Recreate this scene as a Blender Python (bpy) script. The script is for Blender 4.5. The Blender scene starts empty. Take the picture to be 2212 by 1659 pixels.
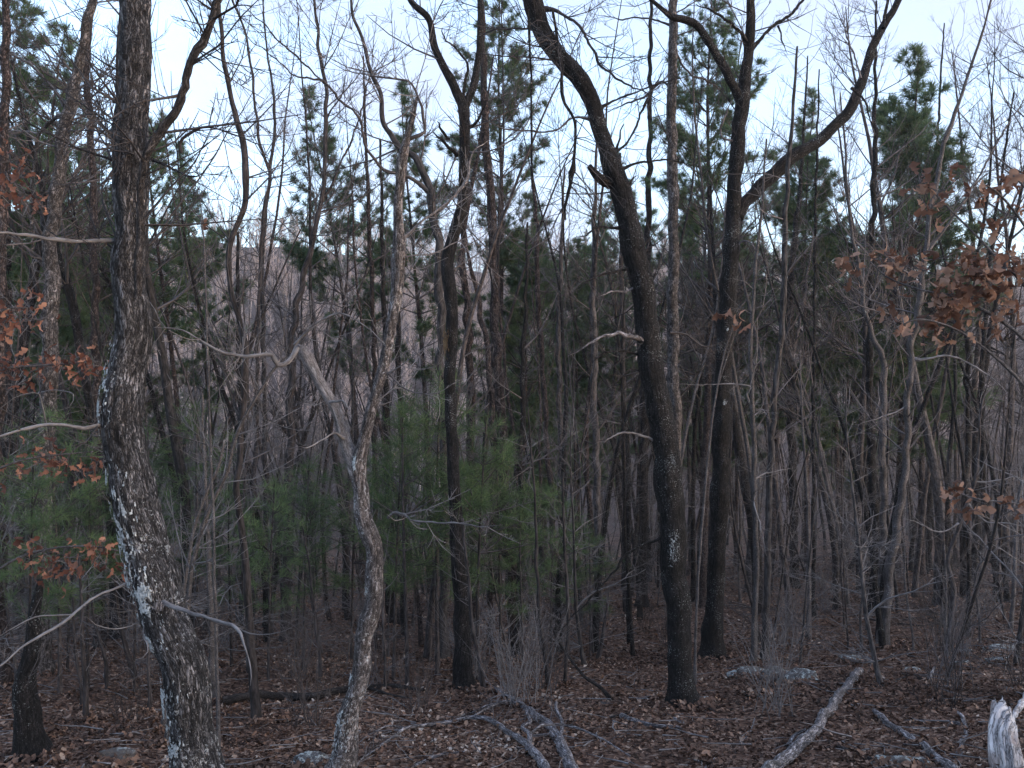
import bpy, math, random
import numpy as np
from math import radians as R
S = bpy.context.scene
COL = S.collection
# ------------------------------------------------------------------ camera, sky, sun, exposure
F = 1770.0                      # focal length in units of a 2212-wide picture
CW, CH, EYE = 2212.0, 1659.0, 1.6
cam = bpy.data.cameras.new('camera')
cam.sensor_fit = 'HORIZONTAL'; cam.sensor_width = 36.0; cam.lens = 36.0 * F / CW
cam.clip_start = 0.05; cam.clip_end = 3000
camo = bpy.data.objects.new('camera', cam); COL.objects.link(camo)
camo.location = (0, 0, EYE); camo.rotation_euler = (R(90), 0, 0)
S.camera = camo
SUN_EL, SUN_AZ = 8.0, 110.0     # last evening light, from the right and slightly behind (azimuth from +Y towards +X)
W = bpy.data.worlds.new("World"); S.world = W; W.use_nodes = True
nt = W.node_tree; nt.nodes.clear()
sky = nt.nodes.new('ShaderNodeTexSky'); sky.sky_type = 'NISHITA'; sky.sun_disc = False
sky.sun_elevation = R(SUN_EL); sky.sun_rotation = R(SUN_AZ)
sky.air_density = 1.0; sky.dust_density = 1.0; sky.ozone_density = 2.0
bg = nt.nodes.new('ShaderNodeBackground'); bg.inputs['Strength'].default_value = 0.15
wo = nt.nodes.new('ShaderNodeOutputWorld')
# a thin, uneven veil of high white cloud over the blue
tcw = nt.nodes.new('ShaderNodeTexCoord'); mpw = nt.nodes.new('ShaderNodeMapping'); mpw.inputs['Scale'].default_value = (1, 1, 2.6)
nzw = nt.nodes.new('ShaderNodeTexNoise'); nzw.inputs['Scale'].default_value = 3.2; nzw.inputs['Detail'].default_value = 5; nzw.inputs['Roughness'].default_value = .55
rpw = nt.nodes.new('ShaderNodeMapRange'); rpw.inputs[1].default_value = .35; rpw.inputs[2].default_value = .65; rpw.inputs[3].default_value = .5; rpw.inputs[4].default_value = .9
mxw = nt.nodes.new('ShaderNodeMix'); mxw.data_type = 'RGBA'; mxw.inputs[7].default_value = (.66, .745, 1.0, 1)
nt.links.new(tcw.outputs['Generated'], mpw.inputs[0]); nt.links.new(mpw.outputs[0], nzw.inputs['Vector']); nt.links.new(nzw.outputs[0], rpw.inputs[0])
nt.links.new(rpw.outputs[0], mxw.inputs[0]); nt.links.new(sky.outputs[0], mxw.inputs[6]); nt.links.new(mxw.outputs[2], bg.inputs[0]); nt.links.new(bg.outputs[0], wo.inputs[0])
sl = bpy.data.lights.new('sun', 'SUN'); sl.energy = 0.3; sl.angle = R(35); sl.color = (1.0, 0.90, 0.85)
so = bpy.data.objects.new('sun', sl); COL.objects.link(so)
so.rotation_euler = (R(90 - SUN_EL), 0, R(180 - SUN_AZ)); so.location = (20, 20, 60)
S.view_settings.view_transform = 'Standard'; S.view_settings.look = 'None'
S.view_settings.gamma = 1.0; S.view_settings.exposure = 3.05
S.cycles.max_bounces = 6; S.cycles.diffuse_bounces = 4
# ------------------------------------------------------------------ small maths
def vnoise(p, seed=0):
    p = np.asarray(p, float); i = np.floor(p).astype(np.int64); f = p - i; f = f * f * (3 - 2 * f)
    def h(a, b, c):
        n = (a * 374761393 + b * 668265263 + c * 1274126177 + seed * 974711) & 0xFFFFFFFF
        n = ((n ^ (n >> 13)) * 1103515245) & 0xFFFFFFFF
        n = ((n ^ (n >> 16)) * 2246822519) & 0xFFFFFFFF
        return ((n ^ (n >> 15)) & 0xFFFFFF) / float(0xFFFFFF)
    x, y, z = i[:, 0], i[:, 1], i[:, 2]; r = 0
    for dx in (0, 1):
        for dy in (0, 1):
            for dz in (0, 1):
                w = (f[:, 0] if dx else 1 - f[:, 0]) * (f[:, 1] if dy else 1 - f[:, 1]) * (f[:, 2] if dz else 1 - f[:, 2])
                r = r + w * h(x + dx, y + dy, z + dz)
    return r * 2 - 1
def fbm(p, o=3, seed=0):
    p = np.asarray(p, float); a, s, r = 1.0, 1.0, 0
    for k in range(o):
        r = r + a * vnoise(p * s + 17.3 * k, seed + k); a *= .5; s *= 2.03
    return r
_yy = np.arange(-60, 1200, .5)
_sl = np.interp(_yy, [-60, 0, 12, 16, 45, 55, 78, 84, 104, 114, 240, 275, 400, 1200],
                [.16, .215, .215, .165, .165, .135, .12, 0, 0, -.36, -.34, 0, .04, .04])
_zz = -np.cumsum(_sl) * .5; _zz -= np.interp(0, _yy, _zz)
def gz(x, y):
    x = np.atleast_1d(np.asarray(x, float)); y = np.atleast_1d(np.asarray(y, float)); x, y = np.broadcast_arrays(x, y)
    z = np.interp(y, _yy, _zz)
    hill = np.clip((y - 104) / 140, 0, 1)
    q = np.stack([x, y, 0 * x], 1)
    z = z + hill * (-.045 * x + 5 * vnoise(q / 55., 3) + 2 * vnoise(q / 17., 5))
    z = z + .045 * vnoise(q * .55, 9) + .02 * vnoise(q * 1.9, 10) + .12 * vnoise(q * .12, 12) * np.clip((y - 14) / 8, 0, 1)
    z = z + .034 * np.clip(x - 1.5, 0, 9)
    return z
def g1(x, y): return float(gz(x, y)[0])
def P(u, v, y): return np.array([(u - CW / 2) / F * y, y, EYE - (v - CH / 2) / F * y])
def hit(u, v):
    ys = np.linspace(3.0, 95, 1900); t = EYE - (v - CH / 2) / F * ys - gz((u - CW / 2) / F * ys, ys)
    k = np.argmax(t < 0)
    return float(ys[k]) if t[k] < 0 else 90.0
def spline(c, n):
    c = np.asarray(c, float); m = len(c)
    if m == 2: return c[0] + (c[1] - c[0]) * np.linspace(0, 1, n)[:, None]
    d = np.r_[0, np.cumsum(np.sqrt(np.sum((c[1:, :3] - c[:-1, :3]) ** 2, 1)) + 1e-6)]
    t = np.linspace(0, d[-1], n); k = np.clip(np.searchsorted(d, t, 'right') - 1, 0, m - 2)
    s = ((t - d[k]) / (d[k + 1] - d[k]))[:, None]
    tan = np.zeros_like(c); tan[1:-1] = (c[2:] - c[:-2]) / (d[2:] - d[:-2])[:, None]
    tan[0] = (c[1] - c[0]) / (d[1] - d[0]); tan[-1] = (c[-1] - c[-2]) / (d[-1] - d[-2])
    hh = (d[k + 1] - d[k])[:, None]; s2, s3 = s * s, s ** 3
    return (2*s3-3*s2+1)*c[k] + (s3-2*s2+s)*hh*tan[k] + (-2*s3+3*s2)*c[k+1] + (s3-s2)*hh*tan[k+1]
# ------------------------------------------------------------------ mesh builder (quads only)
class MB:
    def __init__(s): s.v = []; s.f = []; s.b = []; s.n = 0
    def add(s, v, f, b=None):
        s.v.append(v); s.f.append(f + s.n); s.b.append(v if b is None else b); s.n += len(v)
    def tube(s, p, r, sides=3, cap=False, off=0.0, ref=None):
        p = np.asarray(p, float); n = len(p)
        t = np.empty_like(p); t[1:-1] = p[2:] - p[:-2]; t[0] = p[1] - p[0]; t[-1] = p[-1] - p[-2]
        t /= np.sqrt((t * t).sum(1))[:, None] + 1e-9
        if ref is None:
            a = np.abs(p[-1] - p[0]); ref = np.eye(3)[int(np.argmin(a))]
        x = np.cross(t, ref); x /= np.sqrt((x * x).sum(1))[:, None] + 1e-9
        y = np.cross(t, x)
        th = np.arange(sides) * (2 * math.pi / sides); c, q = np.cos(th), np.sin(th)
        r = np.asarray(r, float)
        v = p[:, None] + r[:, None, None] * (x[:, None] * c[:, None] + y[:, None] * q[:, None])
        L = np.r_[0, np.cumsum(np.sqrt(((p[1:] - p[:-1]) ** 2).sum(1)))] + off
        b = np.empty((n, sides, 3)); b[..., 0] = r[:, None] * c; b[..., 1] = r[:, None] * q; b[..., 2] = L[:, None]
        i = np.arange(n - 1)[:, None] * sides; j = np.arange(sides)[None]; k = (j + 1) % sides
        f = np.stack([i + j, i + k, i + sides + k, i + sides + j], -1).reshape(-1, 4)
        if cap and sides % 2 == 0:
            e = (n - 1) * sides
            f = np.vstack([f] + [np.array([[e + a, e + a + 1, e + sides - 2 - a, e + sides - 1 - a]]) for a in range(sides // 2 - 1)])
        s.add(v.reshape(-1, 3), f, b.reshape(-1, 3))
    def data(s): return np.vstack(s.v), np.vstack(s.f), np.vstack(s.b)
    def mesh(s, name, mat, origin=(0, 0, 0), smooth=True):
        v, f, b = s.data(); v = v - np.asarray(origin, float)
        me = bpy.data.meshes.new(name); me.vertices.add(len(v)); me.vertices.foreach_set('co', v.astype(np.float32).ravel())
        me.loops.add(f.size); me.loops.foreach_set('vertex_index', f.astype(np.int32).ravel())
        me.polygons.add(len(f)); me.polygons.foreach_set('loop_start', (np.arange(len(f)) * 4).astype(np.int32))
        me.polygons.foreach_set('loop_total', np.full(len(f), 4, np.int32))
        if smooth: me.polygons.foreach_set('use_smooth', np.ones(len(f), bool))
        a = me.attributes.new('bk', 'FLOAT_VECTOR', 'POINT'); a.data.foreach_set('vector', b.astype(np.float32).ravel())
        me.update(calc_edges=True); me.materials.append(mat)
        return me
def obj(name, mb, mat, parent=None, origin=(0, 0, 0), smooth=True, label=None):
    me = mb if isinstance(mb, bpy.types.Mesh) else mb.mesh(name, mat, origin, smooth)
    o = bpy.data.objects.new(name, me); COL.objects.link(o)
    if parent: o.parent = parent
    if label: o['label'] = label
    return o
def tag(o, label=None, cat=None, group=None, kind=None):
    if label: o['label'] = label
    if cat: o['category'] = cat
    if group: o['group'] = group
    if kind: o['kind'] = kind
    return o
def thing(name, label, cat, loc=(0, 0, 0), group=None):
    o = bpy.data.objects.new(name, None); COL.objects.link(o); o.location = loc; o.empty_display_size = .2
    return tag(o, label, cat, group)
def clone(root, loc, rz, sc, label, group, tilt=(0, 0)):
    r = root.copy(); COL.objects.link(r); r.location = loc; r.rotation_euler = (tilt[0], tilt[1], rz); r.scale = (sc, sc, sc)
    for ch in root.children:
        c = ch.copy(); COL.objects.link(c); c.parent = r
    return tag(r, label, None, group)
# ------------------------------------------------------------------ materials
def mat(name):
    m = bpy.data.materials.new(name); m.use_nodes = True; n = m.node_tree.nodes
    return m, m.node_tree, n['Principled BSDF']
def nd(t, kind, **kw):
    n = t.nodes.new(kind)
    for k, v in kw.items():
        if k.startswith('i_'): n.inputs[k[2:].replace('_', ' ')].default_value = v
        else: setattr(n, k, v)
    return n
def ramp(t, src, stops):
    r = t.nodes.new('ShaderNodeValToRGB'); e = r.color_ramp.elements
    while len(e) < len(stops): e.new(.5)
    for k, (p, c) in zip(e, stops):
        k.position = p; k.color = (*c, 1) if len(c) == 3 else c
    t.links.new(src, r.inputs[0]); return r.outputs[0]
def mixc(t, fac, a, b, mode='MIX'):
    m = t.nodes.new('ShaderNodeMix'); m.data_type = 'RGBA'; m.blend_type = mode
    for s, x in ((m.inputs[0], fac), (m.inputs[6], a), (m.inputs[7], b)):
        if hasattr(x, 'is_output'): t.links.new(x, s)
        elif isinstance(x, (int, float)): s.default_value = x
        else: s.default_value = (*x, 1)
    return m.outputs[2]
def mth(t, op, a, b=None):
    m = t.nodes.new('ShaderNodeMath'); m.operation = op
    for s, x in ((m.inputs[0], a), (m.inputs[1], b)):
        if x is None: continue
        if hasattr(x, 'is_output'): t.links.new(x, s)
        else: s.default_value = x
    return m.outputs[0]
def bark(name, dark, light, scale=30., stretch=.28, crack=.35, lichen=0., lsc=14., lcol=(.5, .5, .48), bump=.6, vary=.25, detail=True, blotch=None, lo=.3, hi=.68, dist=.012, low=0):
    m, t, b = mat(name)
    at = nd(t, 'ShaderNodeAttribute', attribute_name='bk'); src = at.outputs['Vector']
    mp = nd(t, 'ShaderNodeMapping'); mp.inputs['Scale'].default_value = (1, 1, stretch); t.links.new(src, mp.inputs[0])
    n1 = nd(t, 'ShaderNodeTexNoise', i_Scale=scale, i_Detail=4., i_Roughness=.65); t.links.new(mp.outputs[0], n1.inputs['Vector'])
    big = nd(t, 'ShaderNodeTexNoise', i_Scale=4.5, i_Detail=2.); t.links.new(src, big.inputs['Vector'])
    base = ramp(t, n1.outputs[0], [(lo, dark), (hi, light)])
    h = n1.outputs[0]
    if detail:
        wv = mixc(t, .12, mp.outputs[0], n1.outputs['Color'], 'ADD')
        vo = nd(t, 'ShaderNodeTexVoronoi', feature='DISTANCE_TO_EDGE', i_Scale=scale * .9); t.links.new(wv, vo.inputs['Vector'])
        ck = ramp(t, vo.outputs['Distance'], [(0., (0, 0, 0)), (crack, (1, 1, 1))])
        base = mixc(t, ck, tuple(.35 * x for x in dark), base)
        h = mth(t, 'ADD', mth(t, 'MULTIPLY', ck, .8), mth(t, 'MULTIPLY', n1.outputs[0], .5))
    base = mixc(t, 1.0, base, ramp(t, big.outputs[0], [(.3, (.6, .6, .6)), (.7, (1.25, 1.25, 1.25))]), 'MULTIPLY')
    if blotch:
        bl = nd(t, 'ShaderNodeTexNoise', i_Scale=7., i_Detail=3.); t.links.new(src, bl.inputs['Vector'])
        base = mixc(t, ramp(t, bl.outputs[0], [(.52, (0, 0, 0)), (.6, (1, 1, 1))]), base, blotch)
    if lichen > 0:
        ln = nd(t, 'ShaderNodeTexNoise', i_Scale=lsc, i_Detail=5., i_Roughness=.7); t.links.new(src, ln.inputs['Vector'])
        th = .80 - lichen * .35
        lb = mth(t, 'ADD', ln.outputs[0], mth(t, 'MULTIPLY', mth(t, 'SUBTRACT', big.outputs[0], .5), .35))
        if low:      # more lichen on the lower stem
            sz = nd(t, 'ShaderNodeSeparateXYZ'); t.links.new(src, sz.inputs[0]); mr = nd(t, 'ShaderNodeMapRange'); t.links.new(sz.outputs[2], mr.inputs[0])
            for q, x in ((1, 8.8), (2, 8.8 + low), (3, .10), (4, -.035)): mr.inputs[q].default_value = x
            lb = mth(t, 'ADD', lb, mr.outputs[0])
        base = mixc(t, ramp(t, lb, [(th, (0, 0, 0)), (th + .04, (1, 1, 1))]), base, lcol)
    if vary:
        oi = nd(t, 'ShaderNodeObjectInfo')
        base = mixc(t, 1.0, base, ramp(t, oi.outputs['Random'], [(0, (1 - vary,) * 3), (1, (1 + vary,) * 3)]), 'MULTIPLY')
    t.links.new(base, b.inputs['Base Color']); b.inputs['Roughness'].default_value = .9
    b.inputs['Specular IOR Level'].default_value = .25
    if bump:
        bp = nd(t, 'ShaderNodeBump', i_Strength=bump, i_Distance=dist); t.links.new(h, bp.inputs['Height']); t.links.new(bp.outputs[0], b.inputs['Normal'])
    return m
M = {}
M['oak_spotted'] = bark('bark_spotted_oak', (.036, .031, .031), (.32, .295, .30), 40, .24, .28, lichen=.46, lsc=44, lcol=(.47, .475, .48), bump=1., vary=0, lo=.36, hi=.64, dist=.03, low=3.6)
M['snag'] = bark('bark_flaky_snag', (.09, .075, .072), (.42, .37, .365), 46, .32, .20, lichen=.52, lsc=34, lcol=(.54, .54, .55), bump=1., vary=0, lo=.36, hi=.66, dist=.03)
M['snag_bare'] = bark('bare_grey_wood', (.20, .165, .155), (.46, .41, .40), 60, .08, .16, lichen=.3, lsc=30, bump=.9, vary=0)
M['oak_dark'] = bark('bark_dark_oak', (.009, .008, .008), (.066, .057, .058), 50, .22, .24, lichen=.50, lsc=64, lcol=(.30, .32, .32), bump=1., vary=0, lo=.38, hi=.66, dist=.03)
M['limb_brown'] = bark('bark_brown_limb', (.035, .029, .028), (.14, .122, .12), 50, .25, .2, lichen=.2, lsc=50, bump=.9, vary=0, lo=.36, hi=.66)
M['oak_mid'] = bark('bark_brown_oak', (.012, .0105, .0105), (.080, .069, .069), 50, .22, .24, lichen=.46, lsc=64, lcol=(.28, .29, .29), bump=1., vary=.1, lo=.38, hi=.66, dist=.03)
M['pine'] = bark('bark_red_pine', (.028, .021, .020), (.15, .112, .106), 30, .5, .2, lichen=.15, lsc=30, bump=.9, vary=.15, lo=.38, hi=.64, dist=.025)
M['pine_pale'] = bark('bark_pale_pine', (.06, .052, .050), (.24, .21, .205), 30, .45, .2, lichen=.32, lsc=26, bump=.9, vary=.05, lo=.38, hi=.64, dist=.025)
M['pale'] = bark('bark_pale_sapling', (.060, .052, .051), (.20, .178, .177), 60, .35, .16, lichen=.40, lsc=40, lcol=(.38, .41, .40), bump=.6, vary=.2)
M['grey'] = bark('bark_grey', (.016, .014, .014), (.085, .075, .075), 38, .25, .3, lichen=.25, lsc=36, lcol=(.24, .25, .25), bump=.7, vary=.45, detail=False, lo=.38, hi=.66)
M['greyb'] = bark('bark_brown', (.016, .013, .0125), (.072, .060, .059), 38, .25, .3, lichen=.15, lsc=36, lcol=(.2, .2, .2), bump=.7, vary=.45, detail=False, lo=.38, hi=.66)
M['twig'] = bark('twig_bark', (.055, .047, .048), (.15, .134, .136), 40, .3, bump=0, vary=.3, detail=False)
M['twig_dark'] = bark('dark_twig_bark', (.030, .025, .025), (.085, .074, .074), 40, .3, bump=0, vary=.3, detail=False)
M['twig_pale'] = bark('pale_twig_bark', (.075, .066, .066), (.24, .222, .224), 40, .3, lichen=.36, lsc=60, lcol=(.42, .44, .45), bump=.5, vary=.15, detail=False)
M['log_dark'] = bark('wet_log_bark', (.012, .010, .010), (.08, .068, .066), 40, .2, .2, lichen=.35, lsc=26, lcol=(.30, .28, .29), bump=.9, vary=.1)
M['log_grey'] = bark('weathered_log', (.10, .088, .092), (.45, .415, .43), 44, .14, .16, lichen=.38, lsc=30, lcol=(.55, .54, .56), bump=1., vary=.1, dist=.02)
M['driftwood'] = bark('silvery_dead_wood', (.34, .31, .315), (.60, .575, .585), 30, .10, .07, bump=.8, vary=0, blotch=(.30, .255, .245))
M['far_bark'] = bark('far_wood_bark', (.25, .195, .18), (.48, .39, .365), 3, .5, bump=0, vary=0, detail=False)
M['root_rot'] = bark('torn_yellow_wood', (.16, .09, .045), (.34, .22, .12), 60, .1, .2, bump=.6, vary=0)
def plain(name, stops, scale=3., rough=.8, attr=True, spec=.2, transl=0.):
    m, t, b = mat(name)
    at = nd(t, 'ShaderNodeAttribute', attribute_name='bk')
    n1 = nd(t, 'ShaderNodeTexWhiteNoise'); n1.noise_dimensions = '1D'
    sp = nd(t, 'ShaderNodeSeparateXYZ'); t.links.new(at.outputs['Vector'], sp.inputs[0]); t.links.new(sp.outputs[0], n1.inputs['W'])
    c = ramp(t, sp.outputs[0], stops)
    oi = nd(t, 'ShaderNodeObjectInfo')
    c = mixc(t, 1.0, c, ramp(t, oi.outputs['Random'], [(0, (.8,) * 3), (1, (1.2,) * 3)]), 'MULTIPLY')
    t.links.new(c, b.inputs['Base Color']); b.inputs['Roughness'].default_value = rough; b.inputs['Specular IOR Level'].default_value = spec
    if transl:
        tr = nd(t, 'ShaderNodeBsdfTranslucent'); t.links.new(c, tr.inputs[0]); mx = nd(t, 'ShaderNodeMixShader'); mx.inputs[0].default_value = transl
        t.links.new(b.outputs[0], mx.inputs[1]); t.links.new(tr.outputs[0], mx.inputs[2])
        t.links.new(mx.outputs[0], t.nodes['Material Output'].inputs[0])
    return m
M['needle'] = plain('pine_needles', [(0, (.048, .076, .044)), (.5, (.082, .122, .064)), (1, (.13, .172, .086))], transl=.45)
M['needle_far'] = plain('far_pine_needles', [(0, (.045, .068, .045)), (1, (.085, .115, .065))], transl=.3)
M['needle_young'] = plain('young_pine_needles', [(0, (.044, .072, .036)), (.5, (.080, .120, .054)), (1, (.15, .205, .088))], transl=.4)
LITTER = [(0, (.026, .016, .012)), (.24, (.078, .045, .033)), (.5, (.155, .090, .064)), (.78, (.245, .155, .112)), (.95, (.36, .26, .20)), (1, (.46, .37, .31))]
M['litter'] = plain('dry_leaf_litter', LITTER, rough=.75, transl=.1)
M['dry_leaf'] = plain('dry_oak_leaf', [(0, (.095, .048, .034)), (.5, (.23, .118, .080)), (1, (.46, .29, .21))], rough=.6, transl=.35)
M['dry_leaf_red'] = plain('red_brown_oak_leaf', [(0, (.075, .030, .021)), (.5, (.16, .068, .046)), (1, (.30, .15, .10))], rough=.6, transl=.3)
def ground_mat():
    m, t, b = mat('leafy_ground')
    ge = nd(t, 'ShaderNodeNewGeometry')
    n1 = nd(t, 'ShaderNodeTexNoise', i_Scale=9., i_Detail=6., i_Roughness=.7); t.links.new(ge.outputs['Position'], n1.inputs['Vector'])
    vo = nd(t, 'ShaderNodeTexVoronoi', i_Scale=26.); t.links.new(ge.outputs['Position'], vo.inputs['Vector'])
    n2 = nd(t, 'ShaderNodeTexNoise', i_Scale=.35, i_Detail=3.); t.links.new(ge.outputs['Position'], n2.inputs['Vector'])
    sp = nd(t, 'ShaderNodeSeparateColor'); t.links.new(vo.outputs['Color'], sp.inputs[0])
    c = ramp(t, sp.outputs[0], LITTER)
    c = mixc(t, 1., c, ramp(t, n1.outputs[0], [(.3, (.30, .28, .28)), (.7, (.85, .82, .82))]), 'MULTIPLY')
    c = mixc(t, 1., c, ramp(t, n2.outputs[0], [(.35, (.75, .75, .75)), (.65, (1.1, 1.1, 1.1))]), 'MULTIPLY')
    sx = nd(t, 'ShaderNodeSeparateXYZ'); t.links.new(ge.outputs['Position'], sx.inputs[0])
    c = mixc(t, ramp(t, mth(t, 'MULTIPLY', sx.outputs[1], .01), [(.6, (0, 0, 0)), (1., (1, 1, 1))]), c, (.085, .066, .064))   # greyer with distance: the far hill's light and haze put into its litter colour
    t.links.new(c, b.inputs['Base Color']); b.inputs['Roughness'].default_value = .95; b.inputs['Specular IOR Level'].default_value = .1
    bp = nd(t, 'ShaderNodeBump', i_Strength=.8, i_Distance=.03); t.links.new(vo.outputs['Distance'], bp.inputs['Height']); t.links.new(bp.outputs[0], b.inputs['Normal'])
    return m
def rock_mat():
    m, t, b = mat('lichened_rock')
    tc = nd(t, 'ShaderNodeNewGeometry')
    n1 = nd(t, 'ShaderNodeTexNoise', i_Scale=15., i_Detail=7., i_Roughness=.75); t.links.new(tc.outputs['Position'], n1.inputs['Vector'])
    n2 = nd(t, 'ShaderNodeTexNoise', i_Scale=24., i_Detail=5., i_Roughness=.7); t.links.new(tc.outputs['Position'], n2.inputs['Vector'])
    n3 = nd(t, 'ShaderNodeTexNoise', i_Scale=5., i_Detail=3.); t.links.new(tc.outputs['Position'], n3.inputs['Vector'])
    c = ramp(t, n1.outputs[0], [(.36, (.018, .017, .018)), (.52, (.085, .08, .082)), (.68, (.22, .21, .212))])
    c = mixc(t, ramp(t, n2.outputs[0], [(.50, (0, 0, 0)), (.57, (1, 1, 1))]), c, (.33, .355, .345))
    c = mixc(t, ramp(t, n3.outputs[0], [(.52, (0, 0, 0)), (.66, (1, 1, 1))]), c, (.075, .062, .055))
    t.links.new(c, b.inputs['Base Color']); b.inputs['Roughness'].default_value = .95
    bp = nd(t, 'ShaderNodeBump', i_Strength=1., i_Distance=.04); t.links.new(n1.outputs[0], bp.inputs['Height']); t.links.new(bp.outputs[0], b.inputs['Normal'])
    return m
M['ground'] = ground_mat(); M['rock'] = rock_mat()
def lichen_mat():
    m, t, b = mat('crusty_lichen')
    tc = nd(t, 'ShaderNodeNewGeometry')
    n1 = nd(t, 'ShaderNodeTexNoise', i_Scale=70., i_Detail=4.); t.links.new(tc.outputs['Position'], n1.inputs['Vector'])
    t.links.new(ramp(t, n1.outputs[0], [(.32, (.14, .145, .14)), (.62, (.46, .475, .48))]), b.inputs['Base Color']); b.inputs['Roughness'].default_value = .95
    return m
M['lichen'] = lichen_mat()
# ------------------------------------------------------------------ the ground: one sheet to the horizon
def build_ground():
    ys = np.r_[np.linspace(-30, 2, 20), np.linspace(2.3, 16, 140), np.geomspace(16.2, 330, 130), np.geomspace(340, 430, 6)]
    k = np.linspace(-1, 1, 231); xs0 = np.sign(k) * (np.abs(k) * .35 + .65 * np.abs(k) ** 3)
    X = xs0[None] * (np.clip(ys, 10, None) * .95 + 9)[:, None]; Y = np.repeat(ys[:, None], len(k), 1)
    Z = gz(X.ravel(), Y.ravel()); mb = MB()
    n, w = X.shape; i = np.arange(n - 1)[:, None] * w + np.arange(w - 1)[None]
    mb.add(np.stack([X.ravel(), Y.ravel(), Z], 1), np.stack([i, i + 1, i + w + 1, i + w], -1).reshape(-1, 4))
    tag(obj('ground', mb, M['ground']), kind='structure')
build_ground()
# leaf-shaped faces, many at once
def leaves(mb, c, size, nrm, rng, curl=.35, aspect=.62, key=None, lobed=False):
    n = len(c); a = rng.normal(size=(n, 3)); nrm = nrm / np.linalg.norm(nrm, axis=1)[:, None]
    a -= nrm * (a * nrm).sum(1)[:, None]; a /= np.linalg.norm(a, axis=1)[:, None]; b = np.cross(nrm, a)
    size = np.broadcast_to(np.asarray(size, float), (n,))
    if lobed: t = np.array([-.55, -.38, -.2, -.08, .08, .2, .36, .5]); wd = np.array([.02, .22, .12, .40, .20, .52, .30, .06]) * aspect * 2
    else: t = np.array([-.5, 0., .5]); wd = np.array([.16, .5, .2]) * aspect * 2
    m = len(t); cu = rng.normal(curl, .3, n); cv = rng.normal(curl, .4, n); tw = rng.normal(0, .5, n)
    v = np.empty((n, m, 3, 3))
    for i in range(m):
        for j in range(3):
            s = (j - 1) * .5 * wd[i] * rng.uniform(.65, 1.35, n)
            h = cu * (t[i] ** 2) * 1.6 + cv * (s ** 2) * 3.2 + tw * t[i] * s * 2
            v[:, i, j] = c + size[:, None] * (a * t[i] + b * s[:, None] + nrm * h[:, None])
    q = np.array([[3 * i + j, 3 * i + j + 1, 3 * i + j + 4, 3 * i + j + 3] for i in range(m - 1) for j in (0, 1)])
    f = (np.arange(n)[:, None, None] * (m * 3) + q[None]).reshape(-1, 4)
    kk = rng.random(n) if key is None else key
    bk = np.zeros((n, m * 3, 3)); bk[..., 0] = kk[:, None]
    mb.add(v.reshape(-1, 3), f, bk.reshape(-1, 3))
MOUNDS = []
def litter():
    rng = np.random.default_rng(4); mb = MB()
    for (y0, y1, dens, s) in ((3.2, 8, 1050, .040), (8, 14, 560, .047), (14, 24, 130, .068), (24, 48, 26, .10)):
        w = .72 * y1 + 1.0; n = int(dens * 2 * w * (y1 - y0))
        x = rng.uniform(-w, w, n); y = rng.uniform(y0, y1, n); k = np.abs(x) < .68 * y + 1; x, y = x[k], y[k]; n = len(x)
        dn = vnoise(np.stack([x, y, 0 * x], 1) * 1.1, 41); k = rng.random(n) < .62 + .5 * dn; x, y = x[k], y[k]; n = len(x)
        z = gz(x, y) + rng.uniform(.0, .035, n)
        nr = np.stack([rng.normal(0, .45, n), rng.normal(.2, .45, n), np.ones(n)], 1)
        tone = .22 * vnoise(np.stack([x, y, 0 * x], 1) * .8, 43) + .16 * vnoise(np.stack([x, y, 0 * x], 1) * 3., 44)
        leaves(mb, np.stack([x, y, z], 1), s * .9 * rng.uniform(.4, 1.6, n), nr, rng, key=np.clip(rng.beta(1.5, 2.1, n) + tone, 0, 1))
    for (x0, y0, r) in [(a, b, c) for a, b, c in BASES if b < 20] + MOUNDS:      # leaves banked against trunks, logs and rocks
        n = int(50 + 620 * r); a = rng.uniform(0, 6.28, n); d = r * rng.uniform(.75, 1.5, n) + .015; x = x0 + np.cos(a) * d; y = y0 + np.sin(a) * d
        z = gz(x, y) + rng.uniform(0, .05, n) + .05 * np.clip(1.3 - d / (r + .02), 0, 1); nr = np.stack([np.cos(a) * .5 + rng.normal(0, .4, n), np.sin(a) * .5 + rng.normal(0, .4, n), np.ones(n)], 1)
        leaves(mb, np.stack([x, y, z], 1), .048 * rng.uniform(.5, 1.5, n), nr, rng, key=np.clip(rng.beta(1.5, 2., n), 0, 1))
    tw = MB()                                                                  # small fallen sticks among the leaves
    for _ in range(1500):
        y = 3.4 + 22 * rng.random() ** 1.3; x = rng.uniform(-.68, .68) * y; a = rng.uniform(0, 6.28); l = rng.uniform(.08, .55) ; n = 6
        u = np.linspace(0, l, n); q = np.stack([x + np.cos(a) * u, y + np.sin(a) * u, 0 * u], 1) + np.cumsum(rng.normal(0, l * .03, (n, 3)), 0); q[:, 2] = gz(q[:, 0], q[:, 1]) + .03 + rng.uniform(0, .03) + u * rng.normal(0, .12)
        tw.tube(q, np.linspace(rng.uniform(.003, .009), .002, n), 4, off=rng.uniform(0, 30))
    tag(obj('fallen_twigs', tw, M['twig_pale']), kind='stuff', label='small broken sticks strewn over the leaf litter')
    tag(obj('leaf_litter', mb, M['litter']), kind='stuff', label='carpet of dry red-brown oak leaves covering the slope')
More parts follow.
